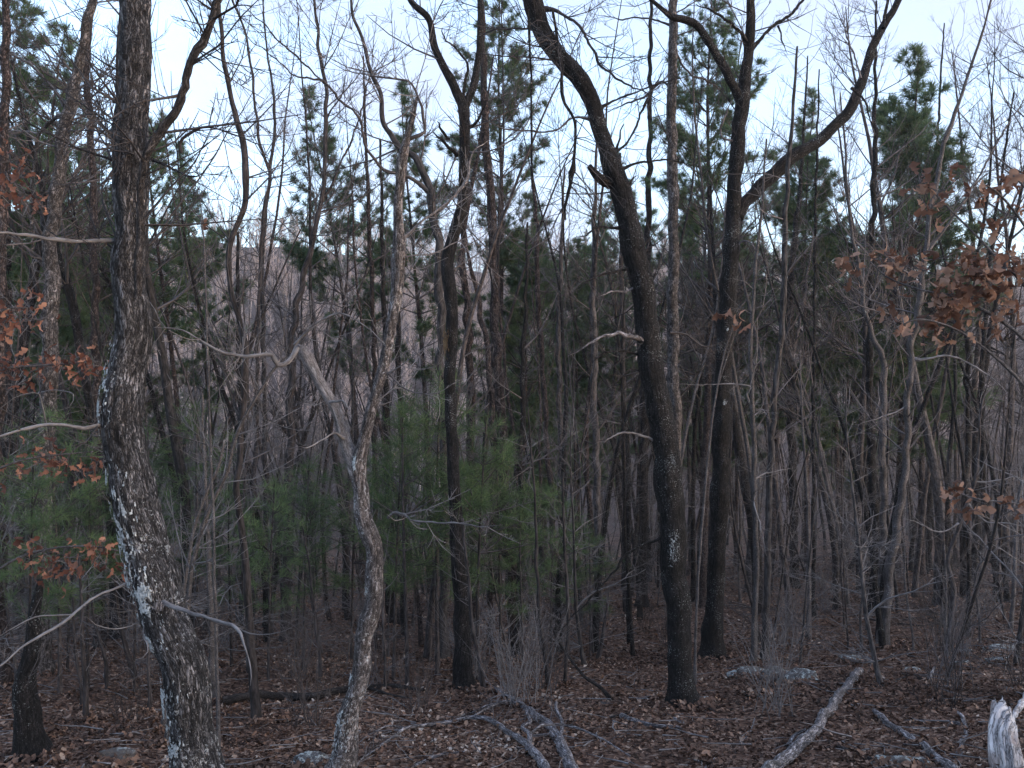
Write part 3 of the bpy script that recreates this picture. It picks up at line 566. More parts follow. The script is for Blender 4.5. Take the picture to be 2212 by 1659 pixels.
mid('bare_tree', 'pinkish grey trunk in front of the stout dark trunk, leaning right as it rises',
    [(1910,1400,25),(1915,1320,22),(1921,1240,22),(1932,1150,19),(1943,1080,17),(1957,986,16),(1961,886,15),(1967,786,14),(1980,690,17),(1992,600,13),(2000,530,12),(2014,440,11),(2035,330,10),(2060,250,9),(2085,180,7),(2125,60,5),(2150,-40,4)], 'pale', 64, twigs=(26,.9,2),
    limbs=[([(1972,775,9),(1988,778,8),(2035,770,7),(2080,778,6),(2110,792,6),(2150,820,5),(2185,855,3)], -.3, 'twig_pale', 5, .4), ([(1966,700,7),(1940,680,6),(1890,670,6),(1850,655,5),(1800,625,3)], -.2, 'twig', 5, .4), ([(1958,880,6),(1930,892,5),(1890,905,4),(1850,920,2)], -.2, 'twig_pale', 3, .3), ([(2000,545,9),(2045,490,8),(2090,420,8),(2130,350,7),(2175,270,6),(2212,215,5),(2260,140,3)], .4, None, 8, .7)])
mid('bare_tree', 'crooked pale trunk with green-white lichen bending below the brown leaves',
    [(1906,1240,16),(1908,1080,16),(1907,960,17),(1909,860,16),(1911,803,15),(1903,770,13),(1892,740,12),(1880,700,11),(1867,670,10),(1862,620,9),(1855,560,8),(1840,500,7),(1830,420,6),(1826,330,5),(1815,200,3)], 'pale', 65, y=15., twigs=(20,.8,2), tw='twig')
mid('crooked_sapling', 'dark kinked sapling rising beside the pale rocks with a few brown leaves on top',
    [(2044,1430,11),(2050,1370,11),(2056,1320,11),(2060,1275,12),(2053,1245,10),(2046,1216,9),(2054,1180,9),(2067,1145,9),(2085,1100,8),(2100,1065,7),(2108,1036,7),(2113,990,6),(2117,950,5),(2117,906,5),(2130,840,3),(2160,760,2)], 'greyb', 66, twigs=(12,.6,1), style=SAP, tw='twig_pale', cat='sapling',
    limbs=[([(2104,1042,5),(2150,1040,5),(2190,1032,4),(2240,1050,3)], -.1, 'twig_pale', 2, .3), ([(2090,1085,5),(2130,1125,5),(2180,1130,4),(2230,1145,3)], -.3, 'twig_pale', 2, .3), ([(2070,1130,5),(2030,1150,5),(1985,1130,4),(1950,1120,3)], -.3, 'twig_pale', 3, .3)])
mid('bare_tree', 'dark Y-forked tree under the brown leaves, its two arms spread wide',
    [(2085,1225,15),(2088,1050,14),(2090,900,13),(2090,800,13),(2089,745,13),(2084,722,9),(2072,705,8),(2055,695,7),(2035,690,5),(2010,660,4),(1985,600,3)], 'oak_dark', 67, y=21., twigs=(16,.9,2), limbs=[([(2089,752,10),(2098,725,9),(2110,705,8),(2125,660,7),(2135,600,6),(2150,520,5),(2180,430,3)], .3, None, 8, .8)])
mid('bare_tree', 'thick dark trunk pair member leaning slightly left at the far right', [(2160,1306,17),(2154,1245,16),(2144,1190,15),(2130,1110,14),(2122,1000,13),(2120,850,12),(2126,700,10),(2140,550,8),(2160,400,6),(2190,200,4)], 'oak_dark', 68, twigs=(16,.9,2))
mid('bare_tree', 'thin dark upright trunk standing behind the kinked sapling', [(2007,1232,13),(2007,1106,12),(2010,950,11),(2012,800,10),(2016,600,9),(2022,400,7),(2030,200,5),(2040,50,3)], 'oak_dark', 69, twigs=(18,1.,2))
mid('bare_tree', 'very thin black straight trunk in front of the green pine right of the curved-limb oak', [(1758,1240,9),(1757,1060,8),(1757,886,8),(1758,720,7),(1760,570,7),(1762,430,6),(1765,300,5),(1770,150,3)], 'oak_dark', 70, y=17., twigs=(16,.7,2))
mid('bare_tree', 'dark knotty trunk right of the curved-limb oak, forking at the green pine',
    [(1716,1270,22),(1714,1150,20),(1712,1000,20),(1706,850,20),(1704,740,20),(1706,640,17),(1712,560,14),(1720,480,12),(1730,380,9),(1738,250,6),(1745,120,3)], 'oak_dark', 71, twigs=(20,1.,2), limbs=[([(1710,770,11),(1722,720,10),(1732,670,10),(1740,620,9),(1752,540,7),(1765,440,5)], -.3, 'pale', 5, .6)])
mid('bare_tree', 'dark trunk pole between the scarred oak and the leaning oak, leaning left at the top',
    [(1195,1200,15),(1190,1080,14),(1184,986,13),(1176,870,13),(1170,753,12),(1164,636,12),(1160,520,10),(1155,430,8),(1148,360,4)], 'pine', 72, y=18., twigs=(22,.7,1), tw='twig_dark')
mid('bare_tree', 'dark trunk pole with rough bark second from the leaning oak on its left',
    [(1215,1240,16),(1212,1100,15),(1210,980,14),(1208,850,13),(1206,700,12),(1212,560,10),(1216,440,7),(1220,360,4)], 'grey', 73, y=19., twigs=(20,.7,2))
mid('bare_tree', 'greyish trunk nearest the left side of the leaning oak', [(1292,1260,19),(1290,1150,18),(1288,1020,17),(1285,900,17),(1282,790,16),(1280,640,14),(1284,480,10),(1290,300,5)], 'grey', 74, y=17.5, twigs=(20,.8,2))
mid('bare_tree', 'slim brown trunk straight between two darker ones left of the leaning oak', [(1352,1230,14),(1350,1050,13),(1347,850,13),(1345,650,12),(1342,500,10),(1338,330,6)], 'greyb', 75, y=19., twigs=(18,.8,2))
mid('bare_tree', 'grey trunk just right of the scarred oak and left of the red pine', [(1022,1250,20),(1022,1100,19),(1020,953,19),(1016,800,18),(1010,700,18),(1004,620,17),(1000,540,15),(1012,440,12),(1030,340,9),(1050,230,6),(1065,120,3)], 'pine', 76, y=15., twigs=(20,.8,2))
mid('bare_tree', 'bent dark trunk touching the red pine on its left side, arched at mid height', [(1060,1330,14),(1064,1100,14),(1067,960,14),(1064,880,14),(1056,800,14),(1046,720,13),(1030,640,11),(1018,580,8),(1005,520,5)], 'pine', 77, y=14.5, twigs=(12,.6,2))
mid('bare_tree', 'slender reddish trunk just left of the tall broken stem', [(812,1290,13),(810,1000,12),(808,800,11),(806,700,11),(803,600,10),(800,547,10),(797,440,9),(793,340,8),(788,240,6),(784,120,4)], 'pine', 78, y=16., twigs=(22,.8,1), tw='twig_dark')
mid('bare_tree', 'dark slim trunk just right of the tall broken stem', [(872,1320,15),(871,1100,14),(868,950,14),(864,850,13),(860,760,12),(858,640,11),(862,500,9),(870,380,6),(880,250,3)], 'oak_mid', 79, y=15.5, twigs=(18,.7,2))
mid('bare_tree', 'dark trunk base standing free on the leaf slope right of the scarred oak', [(1117,1425,18),(1120,1340,17),(1122,1250,15),(1124,1120,14),(1126,960,13),(1130,800,12),(1136,650,9),(1140,480,5)], 'oak_mid', 80, twigs=(14,.7,2))
mid('bare_tree', 'dark trunk rooted behind the right side of the broken tree', [(848,1352,27),(846,1290,23),(843,1200,20),(838,1050,18),(836,900,16),(830,700,13),(826,500,9),(820,300,5)], 'oak_mid', 81, twigs=(14,.8,2))
mid('bare_tree', 'dark trunk standing on the slope under the young pine left of the broken tree', [(533,1375,22),(530,1300,20),(528,1200,18),(524,1050,16),(520,900,14),(515,700,11),(512,500,7)], 'oak_mid', 82, twigs=(14,.8,2))
mid('dead_trunk', 'dark fuzzy dead trunk at the lower left edge, leaning into the leaf litter', [(62,1690,62),(55,1600,56),(58,1500,50),(66,1420,40),(74,1360,32),(80,1290,22),(84,1250,12)], 'oak_dark', 83, y=6.6, twigs=(6,.4,1), cat='dead tree', sides=24)
mid('bare_tree', 'brown trunk at the far left edge beyond the dead trunk', [(5,1480,30),(0,1200,26),(-2,900,24),(2,600,22),(8,300,20),(14,0,16),(20,-200,9)], 'pine', 84, y=10.5, twigs=(14,.7,1))
# thin stems on the open leaf slope
thin = [
 ('thin dark sapling stem right of the red pine base, curving a little right', [(1184,1490,9),(1180,1440,9),(1174,1395,9),(1168,1340,9),(1163,1280,8),(1160,1223,8),(1158,1120,6),(1150,1000,5),(1140,880,3)]),
 ('thin dark sapling that meets the leaning dead branch left of the leaning oak', [(1217,1486,6),(1222,1430,8),(1227,1373,9),(1226,1320,8),(1224,1273,8),(1218,1150,6),(1215,1020,4)]),
 ('brown sapling leaning on the scarred oak base', [(1047,1496,11),(1041,1460,10),(1034,1423,9),(1026,1380,9),(1019,1335,9),(1012,1240,7),(1000,1120,5)]),
 ('thin black sapling with two stems at the lower left slope', [(193,1560,11),(187,1500,10),(182,1440,9),(178,1360,8),(176,1300,7),(172,1200,5)]),
 ('thin leaning sapling crossing behind the double-stemmed one at lower left', [(182,1535,8),(172,1480,7),(165,1420,7),(160,1360,6),(158,1290,5)]),
 ('short dark stem leaning left between the lower left saplings', [(238,1500,8),(228,1440,8),(214,1380,7),(202,1340,6),(196,1280,4)]),
 ('slanted dark stem left of the lichen-covered oak base', [(292,1475,13),(280,1420,12),(264,1370,10),(255,1320,8),(250,1240,6)]),
 ('straight thin dark stem close to the lichen-covered oak base', [(322,1545,9),(321,1470,8),(320,1400,8),(318,1320,7),(314,1240,5)]),
 ('grey stem hugging the right side of the lichen-covered oak', [(460,1520,17),(458,1440,16),(456,1360,15),(452,1250,13),(446,1120,11),(440,980,8),(436,850,5)]),
 ('slim leaning stem on the slope right of the lichen-covered oak', [(692,1475,8),(690,1420,7),(684,1360,7),(676,1300,6),(668,1230,5),(650,1120,3)]),
 ('thin dark stem close left of the broken tree base', [(835,1500,6),(832,1440,7),(829,1370,7),(827,1300,6),(826,1200,4)]),
 ('short forked dark stem on the slope beneath the yellowing shrub', [(1290,1430,10),(1296,1390,9),(1304,1360,8),(1310,1320,6),(1316,1270,4)]),
 ('thin dark sapling with a wavy stem right of the brushy grey shrub', [(1862,1410,7),(1860,1350,7),(1862,1290,6),(1860,1220,6),(1862,1150,5),(1866,1060,3)]),
 ('grey thin stem left of the stout dark trunk on the right slope', [(1745,1385,11),(1746,1300,10),(1748,1220,9),(1746,1120,8),(1740,1000,7),(1732,880,5),(1728,760,3)]),
 ('pale dead sapling stem bowed over the right slope', [(1972,1420,5),(1972,1370,5),(1962,1310,5),(1955,1260,5),(1954,1200,4),(1950,1165,3),(1930,1150,2)]),
 ('pale bowed sapling arching left near the far right edge', [(2116,1400,6),(2117,1350,5),(2110,1290,5),(2110,1240,5),(2122,1212,5),(2150,1190,4),(2190,1160,3)]),
]
for k, (lb, pts) in enumerate(thin):
    mid('sapling', lb, pts, 'pale' if 'pale' in lb or 'grey' in lb else 'greyb', 100 + k, cat='sapling', sides=8, twigs=(12, .5, 2), style=SAP, tw='twig' if k % 3 else 'twig_pale', t0=.25)
# dead stems leaning
mid('leaning_dead_stem', 'black dead stem leaning steeply right against the trees beyond the right rocks', [(1792,1276,8),(1812,1250,9),(1838,1220,10),(1858,1190,10),(1880,1150,8),(1900,1110,5)], 'log_dark', 130, cat='dead stem', twigs=(2, .3, 1))
mid('leaning_dead_stem', 'thin slanted dead branch fallen against the saplings left of the leaning oak', [(1335,1512,8),(1300,1490,7),(1262,1462,7),(1228,1420,6),(1206,1385,5),(1190,1352,3)], 'log_dark', 131, cat='dead stem', twigs=(3, .4, 1))
mid('leaning_dead_stem', 'pale bent dead sapling slanting up right beside the lichen-covered oak', [(395,1360,12),(412,1250,11),(430,1160,11),(455,1090,10),(490,1010,9),(520,920,8),(560,850,8),(590,800,7),(620,770,4)], 'pale', 132, y=7., cat='dead stem', twigs=(10, .6, 2), tw='twig_pale')
mid('leaning_dead_stem', 'pale leaning bare stem slightly left of the other pale slanting stem', [(392,1300,10),(405,1210,9),(425,1120,9),(446,1060,8),(470,1010,7),(485,950,4)], 'pale', 133, y=7.6, cat='dead stem', twigs=(10, .6, 2), tw='twig_pale')
# grape vines hanging by the leaning oak
def vine(label, pts, y, m='oak_dark'):
    p, r = path(pts, y, y, .8, np.random.default_rng(int(pts[0][0])), step=.04); o = p[0].copy(); mb = MB(); skin(mb, p, r, 8, int(pts[0][0]) % 50, .15)
    root = thing('hanging_vine', label, 'vine', o, 'vines hanging from the leaning oak'); obj('stem', mb, M[m], root, o)
    rng = np.random.default_rng(int(pts[1][1]) + 3); tb = MB(); dress(tb, p, r, 16, .7, 1, rng, dict(wander=.16, up=-.9, dens=(3., 2., 1.), ang=(.4, 1.), tip=.0018, seg=.1), t0=.05, rk=.4); obj('tendrils', tb, M['twig_dark'], root, o)
yl = hit(1476, 1522)
vine('thick knotted vine hanging free left of the leaning oak, with a bulge near its middle', [(1216,140,9),(1217,217,8),(1240,258,8),(1241,300,7),(1238,350,8),(1235,366,16),(1232,376,15),(1232,395,8),(1226,420,9),(1219,450,6),(1220,475,4)], yl - .35)
vine('long thin straight vine dropping from the top of the leaning oak', [(1140,20,5),(1144,83,6),(1147,160,5),(1147,233,5),(1149,330,5),(1151,408,4)], yl - .5)
vine('short ragged vine hanging against the upper trunk of the leaning oak', [(1195,20,6),(1203,70,7),(1205,100,7),(1188,60,5),(1176,40,4)], yl - .3)
# ------------------------------------------------------------------ fallen wood on the slope
def ground_path(pts, lift=0., rough=.5, seed=0, step=.03):
    c = []
    for q in pts:
        y = hit(q[0], min(q[1], 2400)); h = (q[3] if len(q) > 3 else 0.)
        r = q[2] * .39 / F * y; p = P(q[0], q[1], y)
        # raise by the radius plus lift, sliding towards the eye along the same line of sight
        s = 1 - (r * .55 + lift + h) / max(EYE - p[2], .5)
        p = np.array([0, 0, EYE]) + (p - np.array([0, 0, EYE])) * s
        c.append(np.r_[p, r * s])
    c = np.array(c); L = np.sqrt(((c[1:, :3] - c[:-1, :3]) ** 2).sum(1)).sum(); s = spline(c, max(6, int(L / step)))
    s[:, :3] += np.stack([vnoise(s[:, :3] * 5 + k * 9.1, seed + k) for k in range(3)], 1) * rough * np.clip(s[:, 3:4], 0, .05)
    return s[:, :3], np.clip(s[:, 3], .002, None)
def log(name, label, pts, m, seed, branches=(), lift=0., sides=20, amp=.10, cat='fallen log', twigs=0, group=None, tw='twig'):
    p, r = ground_path(pts, lift, .5, seed); o = p[0].copy(); root = thing(name, label, cat, o, group)
    mb = MB(); skin(mb, p, r, sides, seed, amp, ref=(0, 0, 1.), fz=9); obj('stem', mb, M[m], root, o)
    tb = MB(); rng = np.random.default_rng(seed)
    if twigs: dress(tb, p, r, twigs, .4, 1, rng, OAK, t0=.3)
    for k, b in enumerate(branches):
        bp, br = ground_path(b, lift, .5, seed + k + 1); bb = MB(); skin(bb, bp, br, 10, seed + k + 2, .1, ref=(0, 0, 1.), fz=9); obj('branch', bb, M[m], root, o)
        if twigs: dress(tb, bp, br, max(3, twigs // 2), .35, 1, rng, OAK, t0=.3, rk=.5)
    if tb.n: obj('twig_sprays', tb, M[tw], root, o)
log('fallen_log', 'long black wet log lying across the slope behind the broken tree', [(478,1512,23),(520,1506,23),(567,1499,22),(625,1501,21),(683,1503,20),(737,1490,19),(780,1486,16),(820,1483,14),(870,1484,11),(915,1491,7)], 'log_dark', 201, lift=.11, branches= [[(800,1487,8),(845,1500,6),(890,1508,4)], [(535,1500,5),(548,1470,4,.1),(545,1440,3,.2)]])
log('fallen_branch', 'thick grey fallen branch running down the slope, right of the forked grey branch', [(1250,1690,38),(1226,1645,36),(1208,1605,32),(1188,1572,28),(1160,1546,23),(1130,1524,20),(1100,1506,16),(1068,1488,13),(1040,1466,9),(1015,1446,5)], 'log_grey', 202,
    [[(1206,1600,12,.05),(1214,1556,11,.1),(1203,1535,9,.15),(1201,1518,9,.2)], [(1130,1526,12),(1105,1516,10,.05),(1070,1520,8,.05),(1030,1535,6),(990,1550,4)], [(1180,1600,8),(1130,1612,6),(1100,1640,4)]], twigs=10, lift=.03)
log('fallen_branch', 'forked grey fallen branch arching left over the leaf litter like an antler', [(1195,1690,32),(1172,1650,29),(1150,1622,25),(1132,1605,21),(1104,1584,18),(1070,1562,15),(1046,1552,13),(1018,1549,12),(985,1556,11),(954,1562,11),(918,1567,10),(880,1573,9),(850,1592,8),(820,1613,7),(780,1642,5)], 'log_grey', 203,
    [[(1140,1625,17),(1143,1600,15,.04),(1140,1583,13,.08),(1128,1572,11,.1),(1132,1566,11,.12),(1144,1560,9,.14),(1140,1545,8,.16),(1135,1534,5,.2)], [(1142,1588,9,.1),(1170,1567,8,.14),(1200,1565,8,.14),(1235,1570,7,.12),(1270,1581,6,.1),(1304,1597,5,.05),(1340,1620,4),(1362,1632,3)], [(880,1573,7),(840,1568,5,.05),(800,1585,4),(770,1610,3)], [(1020,1549,6),(1060,1525,5,.05),(1090,1515,4,.05)]], twigs=12, lift=.07)
log('fallen_branch', 'low dark branch half buried in leaves at the bottom edge under the forked grey branch', [(860,1670,13),(915,1645,13),(960,1630,12),(1010,1625,10),(1060,1612,7),(1100,1600,4)], 'log_grey', 204, twigs=6)
log('fallen_log', 'thick pale weathered pole lying on the leaves, broken end pointing up the slope right', [(1640,1690,38),(1674,1655,36),(1715,1622,34),(1750,1592,31),(1772,1564,29),(1790,1535,27),(1803,1514,26),(1817,1497,25),(1836,1474,23),(1858,1449,22)], 'log_grey', 205, [[(1700,1610,10),(1720,1585,9,.03),(1740,1575,6,.06)]], lift=.06, sides=28)
log('fallen_log', 'grey knobbly pole slanting down to the bottom edge right of the thick pale pole', [(1888,1534,13),(1905,1550,19),(1925,1568,20),(1940,1577,20),(1962,1590,21),(1990,1610,23),(2020,1634,25),(2050,1656,27),(2085,1690,28)], 'log_grey', 206, [[(1985,1604,12),(1998,1592,9,.04),(2006,1588,5,.06)]], lift=.03, sides=24)
log('fallen_log', 'dark wet branch running from under the thick pale pole to the bottom edge', [(1765,1592,11),(1800,1610,14),(1824,1623,15),(1860,1636,16),(1900,1650,17),(1935,1675,18)], 'log_dark', 207)
log('fallen_branch', 'short white log chunk with a flaking end below the leaning oak', [(1344,1546,17),(1365,1556,17),(1387,1563,15),(1420,1568,13),(1474,1573,8)], 'log_grey', 208, sides=16, lift=.02)
log('fallen_branch', 'thin dark stick beside the short white log chunk', [(1296,1556,8),(1325,1550,9),(1352,1543,10),(1386,1527,9)], 'log_dark', 209)
log('fallen_branch', 'small pale chip of wood at the foot of the leaning oak', [(1456,1552,10),(1476,1562,10)], 'log_grey', 210)
log('fallen_branch', 'dark twisted branch resting on the right slope above the grey knobbly pole', [(1878,1487,7),(1905,1483,9),(1926,1475,10),(1950,1466,10),(1968,1462,11),(1997,1470,13)], 'log_dark', 211, [[(1965,1463,7),(1985,1452,5,.04),(2010,1456,4,.04)]])
log('fallen_branch', 'short upright stub of wood leaning beside the dark twisted branch', [(2006,1470,10),(2012,1455,9,.1),(2020,1440,7,.2)], 'log_grey', 212)
log('fallen_branch', 'thin curved stick at the bottom edge left of the thick pale pole', [(1518,1664,9),(1545,1638,9),(1574,1616,8),(1600,1602,7),(1618,1586,6,.03),(1630,1553,4,.1)], 'log_grey', 213, [[(1600,1602,4),(1612,1608,3),(1625,1606,2)]])
log('fallen_branch', 'gnarled curled root-like branch on the leaves left of the white stump', [(2062,1640,9),(2078,1605,14),(2086,1580,14),(2082,1555,12,.05),(2070,1538,8,.08)], 'log_grey', 214, [[(2075,1565,10,.04),(2058,1560,9,.06),(2045,1575,6)]])
log('fallen_branch', 'thin pale stick lying by the top of the grey knobbly pole', [(1885,1530,5),(1915,1524,6),(1932,1520,5)], 'log_grey', 215)
log('fallen_branch', 'dark branch lying level across the leaves among the far right trunks', [(1862,1338,5),(1900,1341,6),(1945,1348,6),(1985,1352,5)], 'log_dark', 216)
log('fallen_branch', 'low dark branch with a forked end lying near the kinked sapling', [(1952,1340,4),(1975,1336,5),(2000,1332,6),(2012,1325,6,.05)], 'log_dark', 217)
log('fallen_branch', 'short dark fallen stem left of the stout dark trunk on the right slope', [(1762,1298,5),(1790,1294,8),(1815,1301,7)], 'log_dark', 218)
log('fallen_branch', 'dark stick lying on the leaves at the foot of the leaning oak', [(1440,1530,7),(1490,1522,8),(1520,1527,7),(1552,1540,5)], 'log_dark', 219)
log('fallen_branch', 'thin stick fallen beside the long black log', [(490,1548,7),(530,1544,8),(560,1542,6)], 'log_dark', 220)
# bleached stump: hollowed, split end, standing up out of the leaves
def stump():
    pts = [(2188,1760,80),(2184,1700,76),(2172,1655,72),(2166,1615,66),(2164,1580,58),(2168,1556,50),(2170,1546,44)]
    y0 = 6.3; p, r = path(pts, y0 - .35, y0 + .12, .3, np.random.default_rng(5), step=.008)
    mb = MB(); o = p[0].copy(); mb.tube(p, r, 64, cap=False, ref=np.array((0, 1., 0)))
    v, b = mb.v[0], mb.b[0]; c = np.repeat(p, 64, 0); th = np.arctan2(b[:, 1], b[:, 0]); L = b[:, 2] / b[:, 2].max()
    fl = np.stack([np.cos(th) * 3.2, np.sin(th) * 3.2, b[:, 2] * 2.2], 1)
    groove = -np.exp(-(vnoise(fl * 1.6, 4) ** 2) / .008) * .20 + .10 * vnoise(fl * 2.6, 8) + .14 * vnoise(fl * .7, 2)
    d = (v - c) * (1 + groove)[:, None]
    jag = .10 * np.clip(vnoise(np.stack([np.cos(th) * 2.3, np.sin(th) * 2.3, 0 * th], 1), 6) + .1, -.6, 1) + .035 * vnoise(np.stack([np.cos(th) * 8, np.sin(th) * 8, 0 * th], 1), 7)
    w = c + d; w[:, 2] += jag * np.clip((L - .6) / .4, 0, 1)
    # hollow top: an inner wall going down from the rim
    mb.v[0] = w; n = len(p) * 64; rim = w[-64:]; cen = rim.mean(0); ring = [rim]
    for k in range(1, 7):
        q = cen + (rim - cen) * (.78 - .03 * k); q[:, 2] -= .025 * k * k * .5 + .0; ring.append(q)
    ring = np.array(ring).reshape(-1, 3); i = np.arange(6)[:, None] * 64; j = np.arange(64)[None]; k = (j + 1) % 64
    mb.add(ring, np.stack([i + j, i + k, i + 64 + k, i + 64 + j], -1).reshape(-1, 4))
    root = thing('broken_stump', 'bleached white rotten stump with a split hollow top at the lower right corner', 'stump', o); obj('trunk', mb, M['driftwood'], root, o)
    log('fallen_branch', 'bright bare piece of wood leaning beside the bleached stump', [(2176,1566,16,.05),(2195,1540,17,.08),(2218,1500,16,.1),(2240,1470,12,.1)], 'driftwood', 221)
stump()
# ------------------------------------------------------------------ rocks
def rock(label, u, v, w, h, seed, flat=.6, group=None):
    y = hit(u, v + h * .4); c = P(u, v + h * .4, y); a = w * .44 / F * y; hh = h * .44 / F * y
    nu, nv = 44, 26; t = np.linspace(0, 2 * math.pi, nu, endpoint=False); q = np.linspace(-.5 * math.pi, .5 * math.pi, nv)
    T, Q = np.meshgrid(t, q); s = np.stack([np.cos(Q) * np.cos(T), np.cos(Q) * np.sin(T), np.sin(Q)], -1).reshape(-1, 3)
    blk = np.sign(s) * np.abs(s) ** .75
    d = 1 + .38 * vnoise(s * 1.9 + seed, seed) + .17 * np.abs(vnoise(s * 4 + seed, seed + 1)) + .07 * vnoise(s * 10, seed + 2) + .03 * vnoise(s * 24, seed + 3)
    p = blk * d[:, None] * np.array([a, a * flat, hh]); o = np.array([c[0], c[1] + a * flat * .5, g1(c[0], c[1] + a * flat * .5) + hh * .30])
    i = np.arange(nv - 1)[:, None] * nu; j = np.arange(nu)[None]; k = (j + 1) % nu
    mb = MB(); mb.add(p + o, np.stack([i + j, i + k, i + nu + k, i + nu + j], -1).reshape(-1, 4))
    tag(obj('rock', mb, M['rock'], None, o), label, 'rock', group).location = o; MOUNDS.append((o[0], o[1] - a * .12, a * .8)); MOUNDS.append((o[0] - a * .3, o[1], a * .6))
for k, (lb, u, v, w, h) in enumerate([
    ('long pale rock ledge beside the thick pale pole, its right end', 1732, 1460, 90, 44), ('dark left part of the rock ledge right of the curved-limb oak', 1622, 1452, 84, 28), ('mottled middle block of the rock ledge right of the curved-limb oak', 1676, 1452, 60, 34),
    ('small flat pale stone just below the rock ledge', 1640, 1498, 60, 16), ('pale stone at the foot of the leaning oak, right side', 1528, 1514, 44, 24),
    ('rounded grey rock under the thin wavy sapling', 1838, 1422, 48, 28), ('small white stone right of the rounded grey rock', 1901, 1430, 20, 9),
    ('greenish rounded boulder behind the dark twisted branch', 1976, 1450, 44, 26), ('broken pale rock ridge at the foot of the kinked sapling', 2078, 1436, 66, 20),
    ('light blocky rock up the slope right of the kinked sapling', 2096, 1410, 42, 20), ('flat white stone directly behind the kinked sapling base', 2064, 1402, 24, 8),
    ('wide low pale outcrop at the right edge of the slope', 2172, 1404, 90, 22), ('pale stone below the right edge outcrop', 2166, 1428, 60, 16),
    ('half-buried grey stone on the litter near the right edge', 2190, 1492, 42, 22), ('pale flat stone among the leaves left of the curled branch', 2020, 1612, 60, 16),
    ('dark flat slab at the bottom edge between the two pale poles', 1960, 1650, 120, 30), ('small pinkish stone beside the thick pale pole at the bottom', 1846, 1640, 34, 20),
    ('white craggy rock at the bottom left beside the oak', 240, 1640, 84, 46), ('small white stone left of the white craggy rock', 115, 1640, 50, 26),
    ('blue-grey rock tucked against the broken tree base', 672, 1648, 92, 48), ('small grey stone below the long black log', 606, 1553, 32, 16),
    ('pale stone on the leaves left of the oak base', 120, 1588, 28, 12), ('small white stone under the forked grey branch on its right', 1512, 1640, 30, 16)]):
    rock(lb, u, v, w, h, 300 + k)
litter()
# ------------------------------------------------------------------ dry oak leaves still on their twigs
def leafy_sapling(name, label, stem, branches, clusters, y0, m, seed, size, droop):
    rng = np.random.default_rng(seed); p, r = path(stem, y0, y0, .6, rng, base=True)
    o = np.array([p[0, 0], p[0, 1], g1(p[0, 0], p[0, 1])]); root = thing(name, label, 'sapling', o)
    mb = MB(); skin(mb, p, r, 12, seed, .06); obj('trunk', mb, M['pale'], root, o)
    pts = []
    for b in branches:
        bp, br = path(b[0], y0, y0 + b[1], .8, rng, step=.04); bb = MB(); bb.tube(bp, br, 6, off=rng.uniform(0, 9)); obj('branch', bb, M['pale'], root, o); pts.append(bp)
    allp = np.vstack(pts); tb, lb = MB(), MB()
    for (u, v, ru, rv, n, dd) in clusters:
        c = P(u, v, y0 + dd); sc = (y0 + dd) / F
        j = np.argmin(((allp - c) ** 2).sum(1)); a = allp[j]
        sp = np.array([a, a * .5 + c * .5 + rng.normal(0, .02, 3), c]); tb.tube(spline(sp, 8), np.linspace(.005, .002, 8), 4)
        k = max(2, n // 3); cc = c + rng.normal(0, 1, (k, 3)) * np.array([ru * sc * .55, .10, rv * sc * .55])
        for q in cc: tb.tube(spline(np.array([c, c * .5 + q * .5 + rng.normal(0, .015, 3), q]), 6), np.linspace(.003, .0015, 6), 3)
        n = max(2, int(n * (.95 if droop < .3 else 1.15))); q = cc[rng.integers(0, k, n)] + rng.normal(0, .045, (n, 3)); q[:, 2] -= droop * size
        nr = rng.normal(0, 1, (n, 3)); nr[:, 1] -= .6; nr[:, 2] *= (.4 if droop > .3 else 1.)
        leaves(lb, q, size * rng.uniform(.7, 1.25, n), nr, rng, curl=.5, aspect=.62 if droop < .3 else .5, lobed=True)
    obj('twig_sprays', tb, M['twig'], root, o); obj('leaves', lb, M[m], root, o)
leafy_sapling('leafy_sapling', 'oak sapling at the right edge holding a broad spray of dry orange-brown leaves', [(2420,1900,40),(2400,1500,34),(2370,1100,30),(2340,800,26),(2320,550,20),(2300,300,12),(2290,100,5)],
    [([(2360,980,16),(2290,840,12),(2212,735,9),(2130,672,8),(2060,640,6),(1990,625,5),(1920,600,4),(1880,565,3)], .3), ([(2340,820,14),(2270,700,11),(2200,600,9),(2140,540,7),(2080,480,5),(2020,420,4),(1985,385,3)], .2),
     ([(2330,650,12),(2260,560,9),(2200,470,7),(2160,420,5),(2130,400,3)], -.2), ([(2360,1050,12),(2280,930,9),(2180,800,7),(2080,720,5),(1990,690,4),(1930,710,3)], -.1), ([(2330,600,9),(2260,480,7),(2210,400,5),(2150,350,3)], .1), ([(2372,1180,9),(2290,1130,6),(2200,1090,5),(2120,1080,4),(2080,1070,3)], .1)],
    [(2130,590,80,40,52,0),(2080,635,70,40,48,.1),(2180,555,55,40,38,0),(2030,650,65,36,34,.1),(2000,585,80,40,26,.2),(1920,560,65,34,20,.2),(1890,590,40,36,14,.3),(2110,690,70,30,26,0),(2040,700,40,24,14,0),(1935,700,36,30,9,0),(2010,455,34,50,12,.2),(2040,410,40,44,10,.2),(2150,420,50,50,12,0),(2195,380,40,40,12,0),(2180,470,50,40,12,0),(2195,620,30,50,18,0),(2100,545,60,30,16,.1),(1985,390,24,20,6,.2),(2000,740,20,20,3,.1),(2085,1070,34,34,14,.1),(2110,1100,30,30,8,.1),(2200,1110,26,26,8,0)], 6.2, 'dry_leaf', 401, .108, .1)
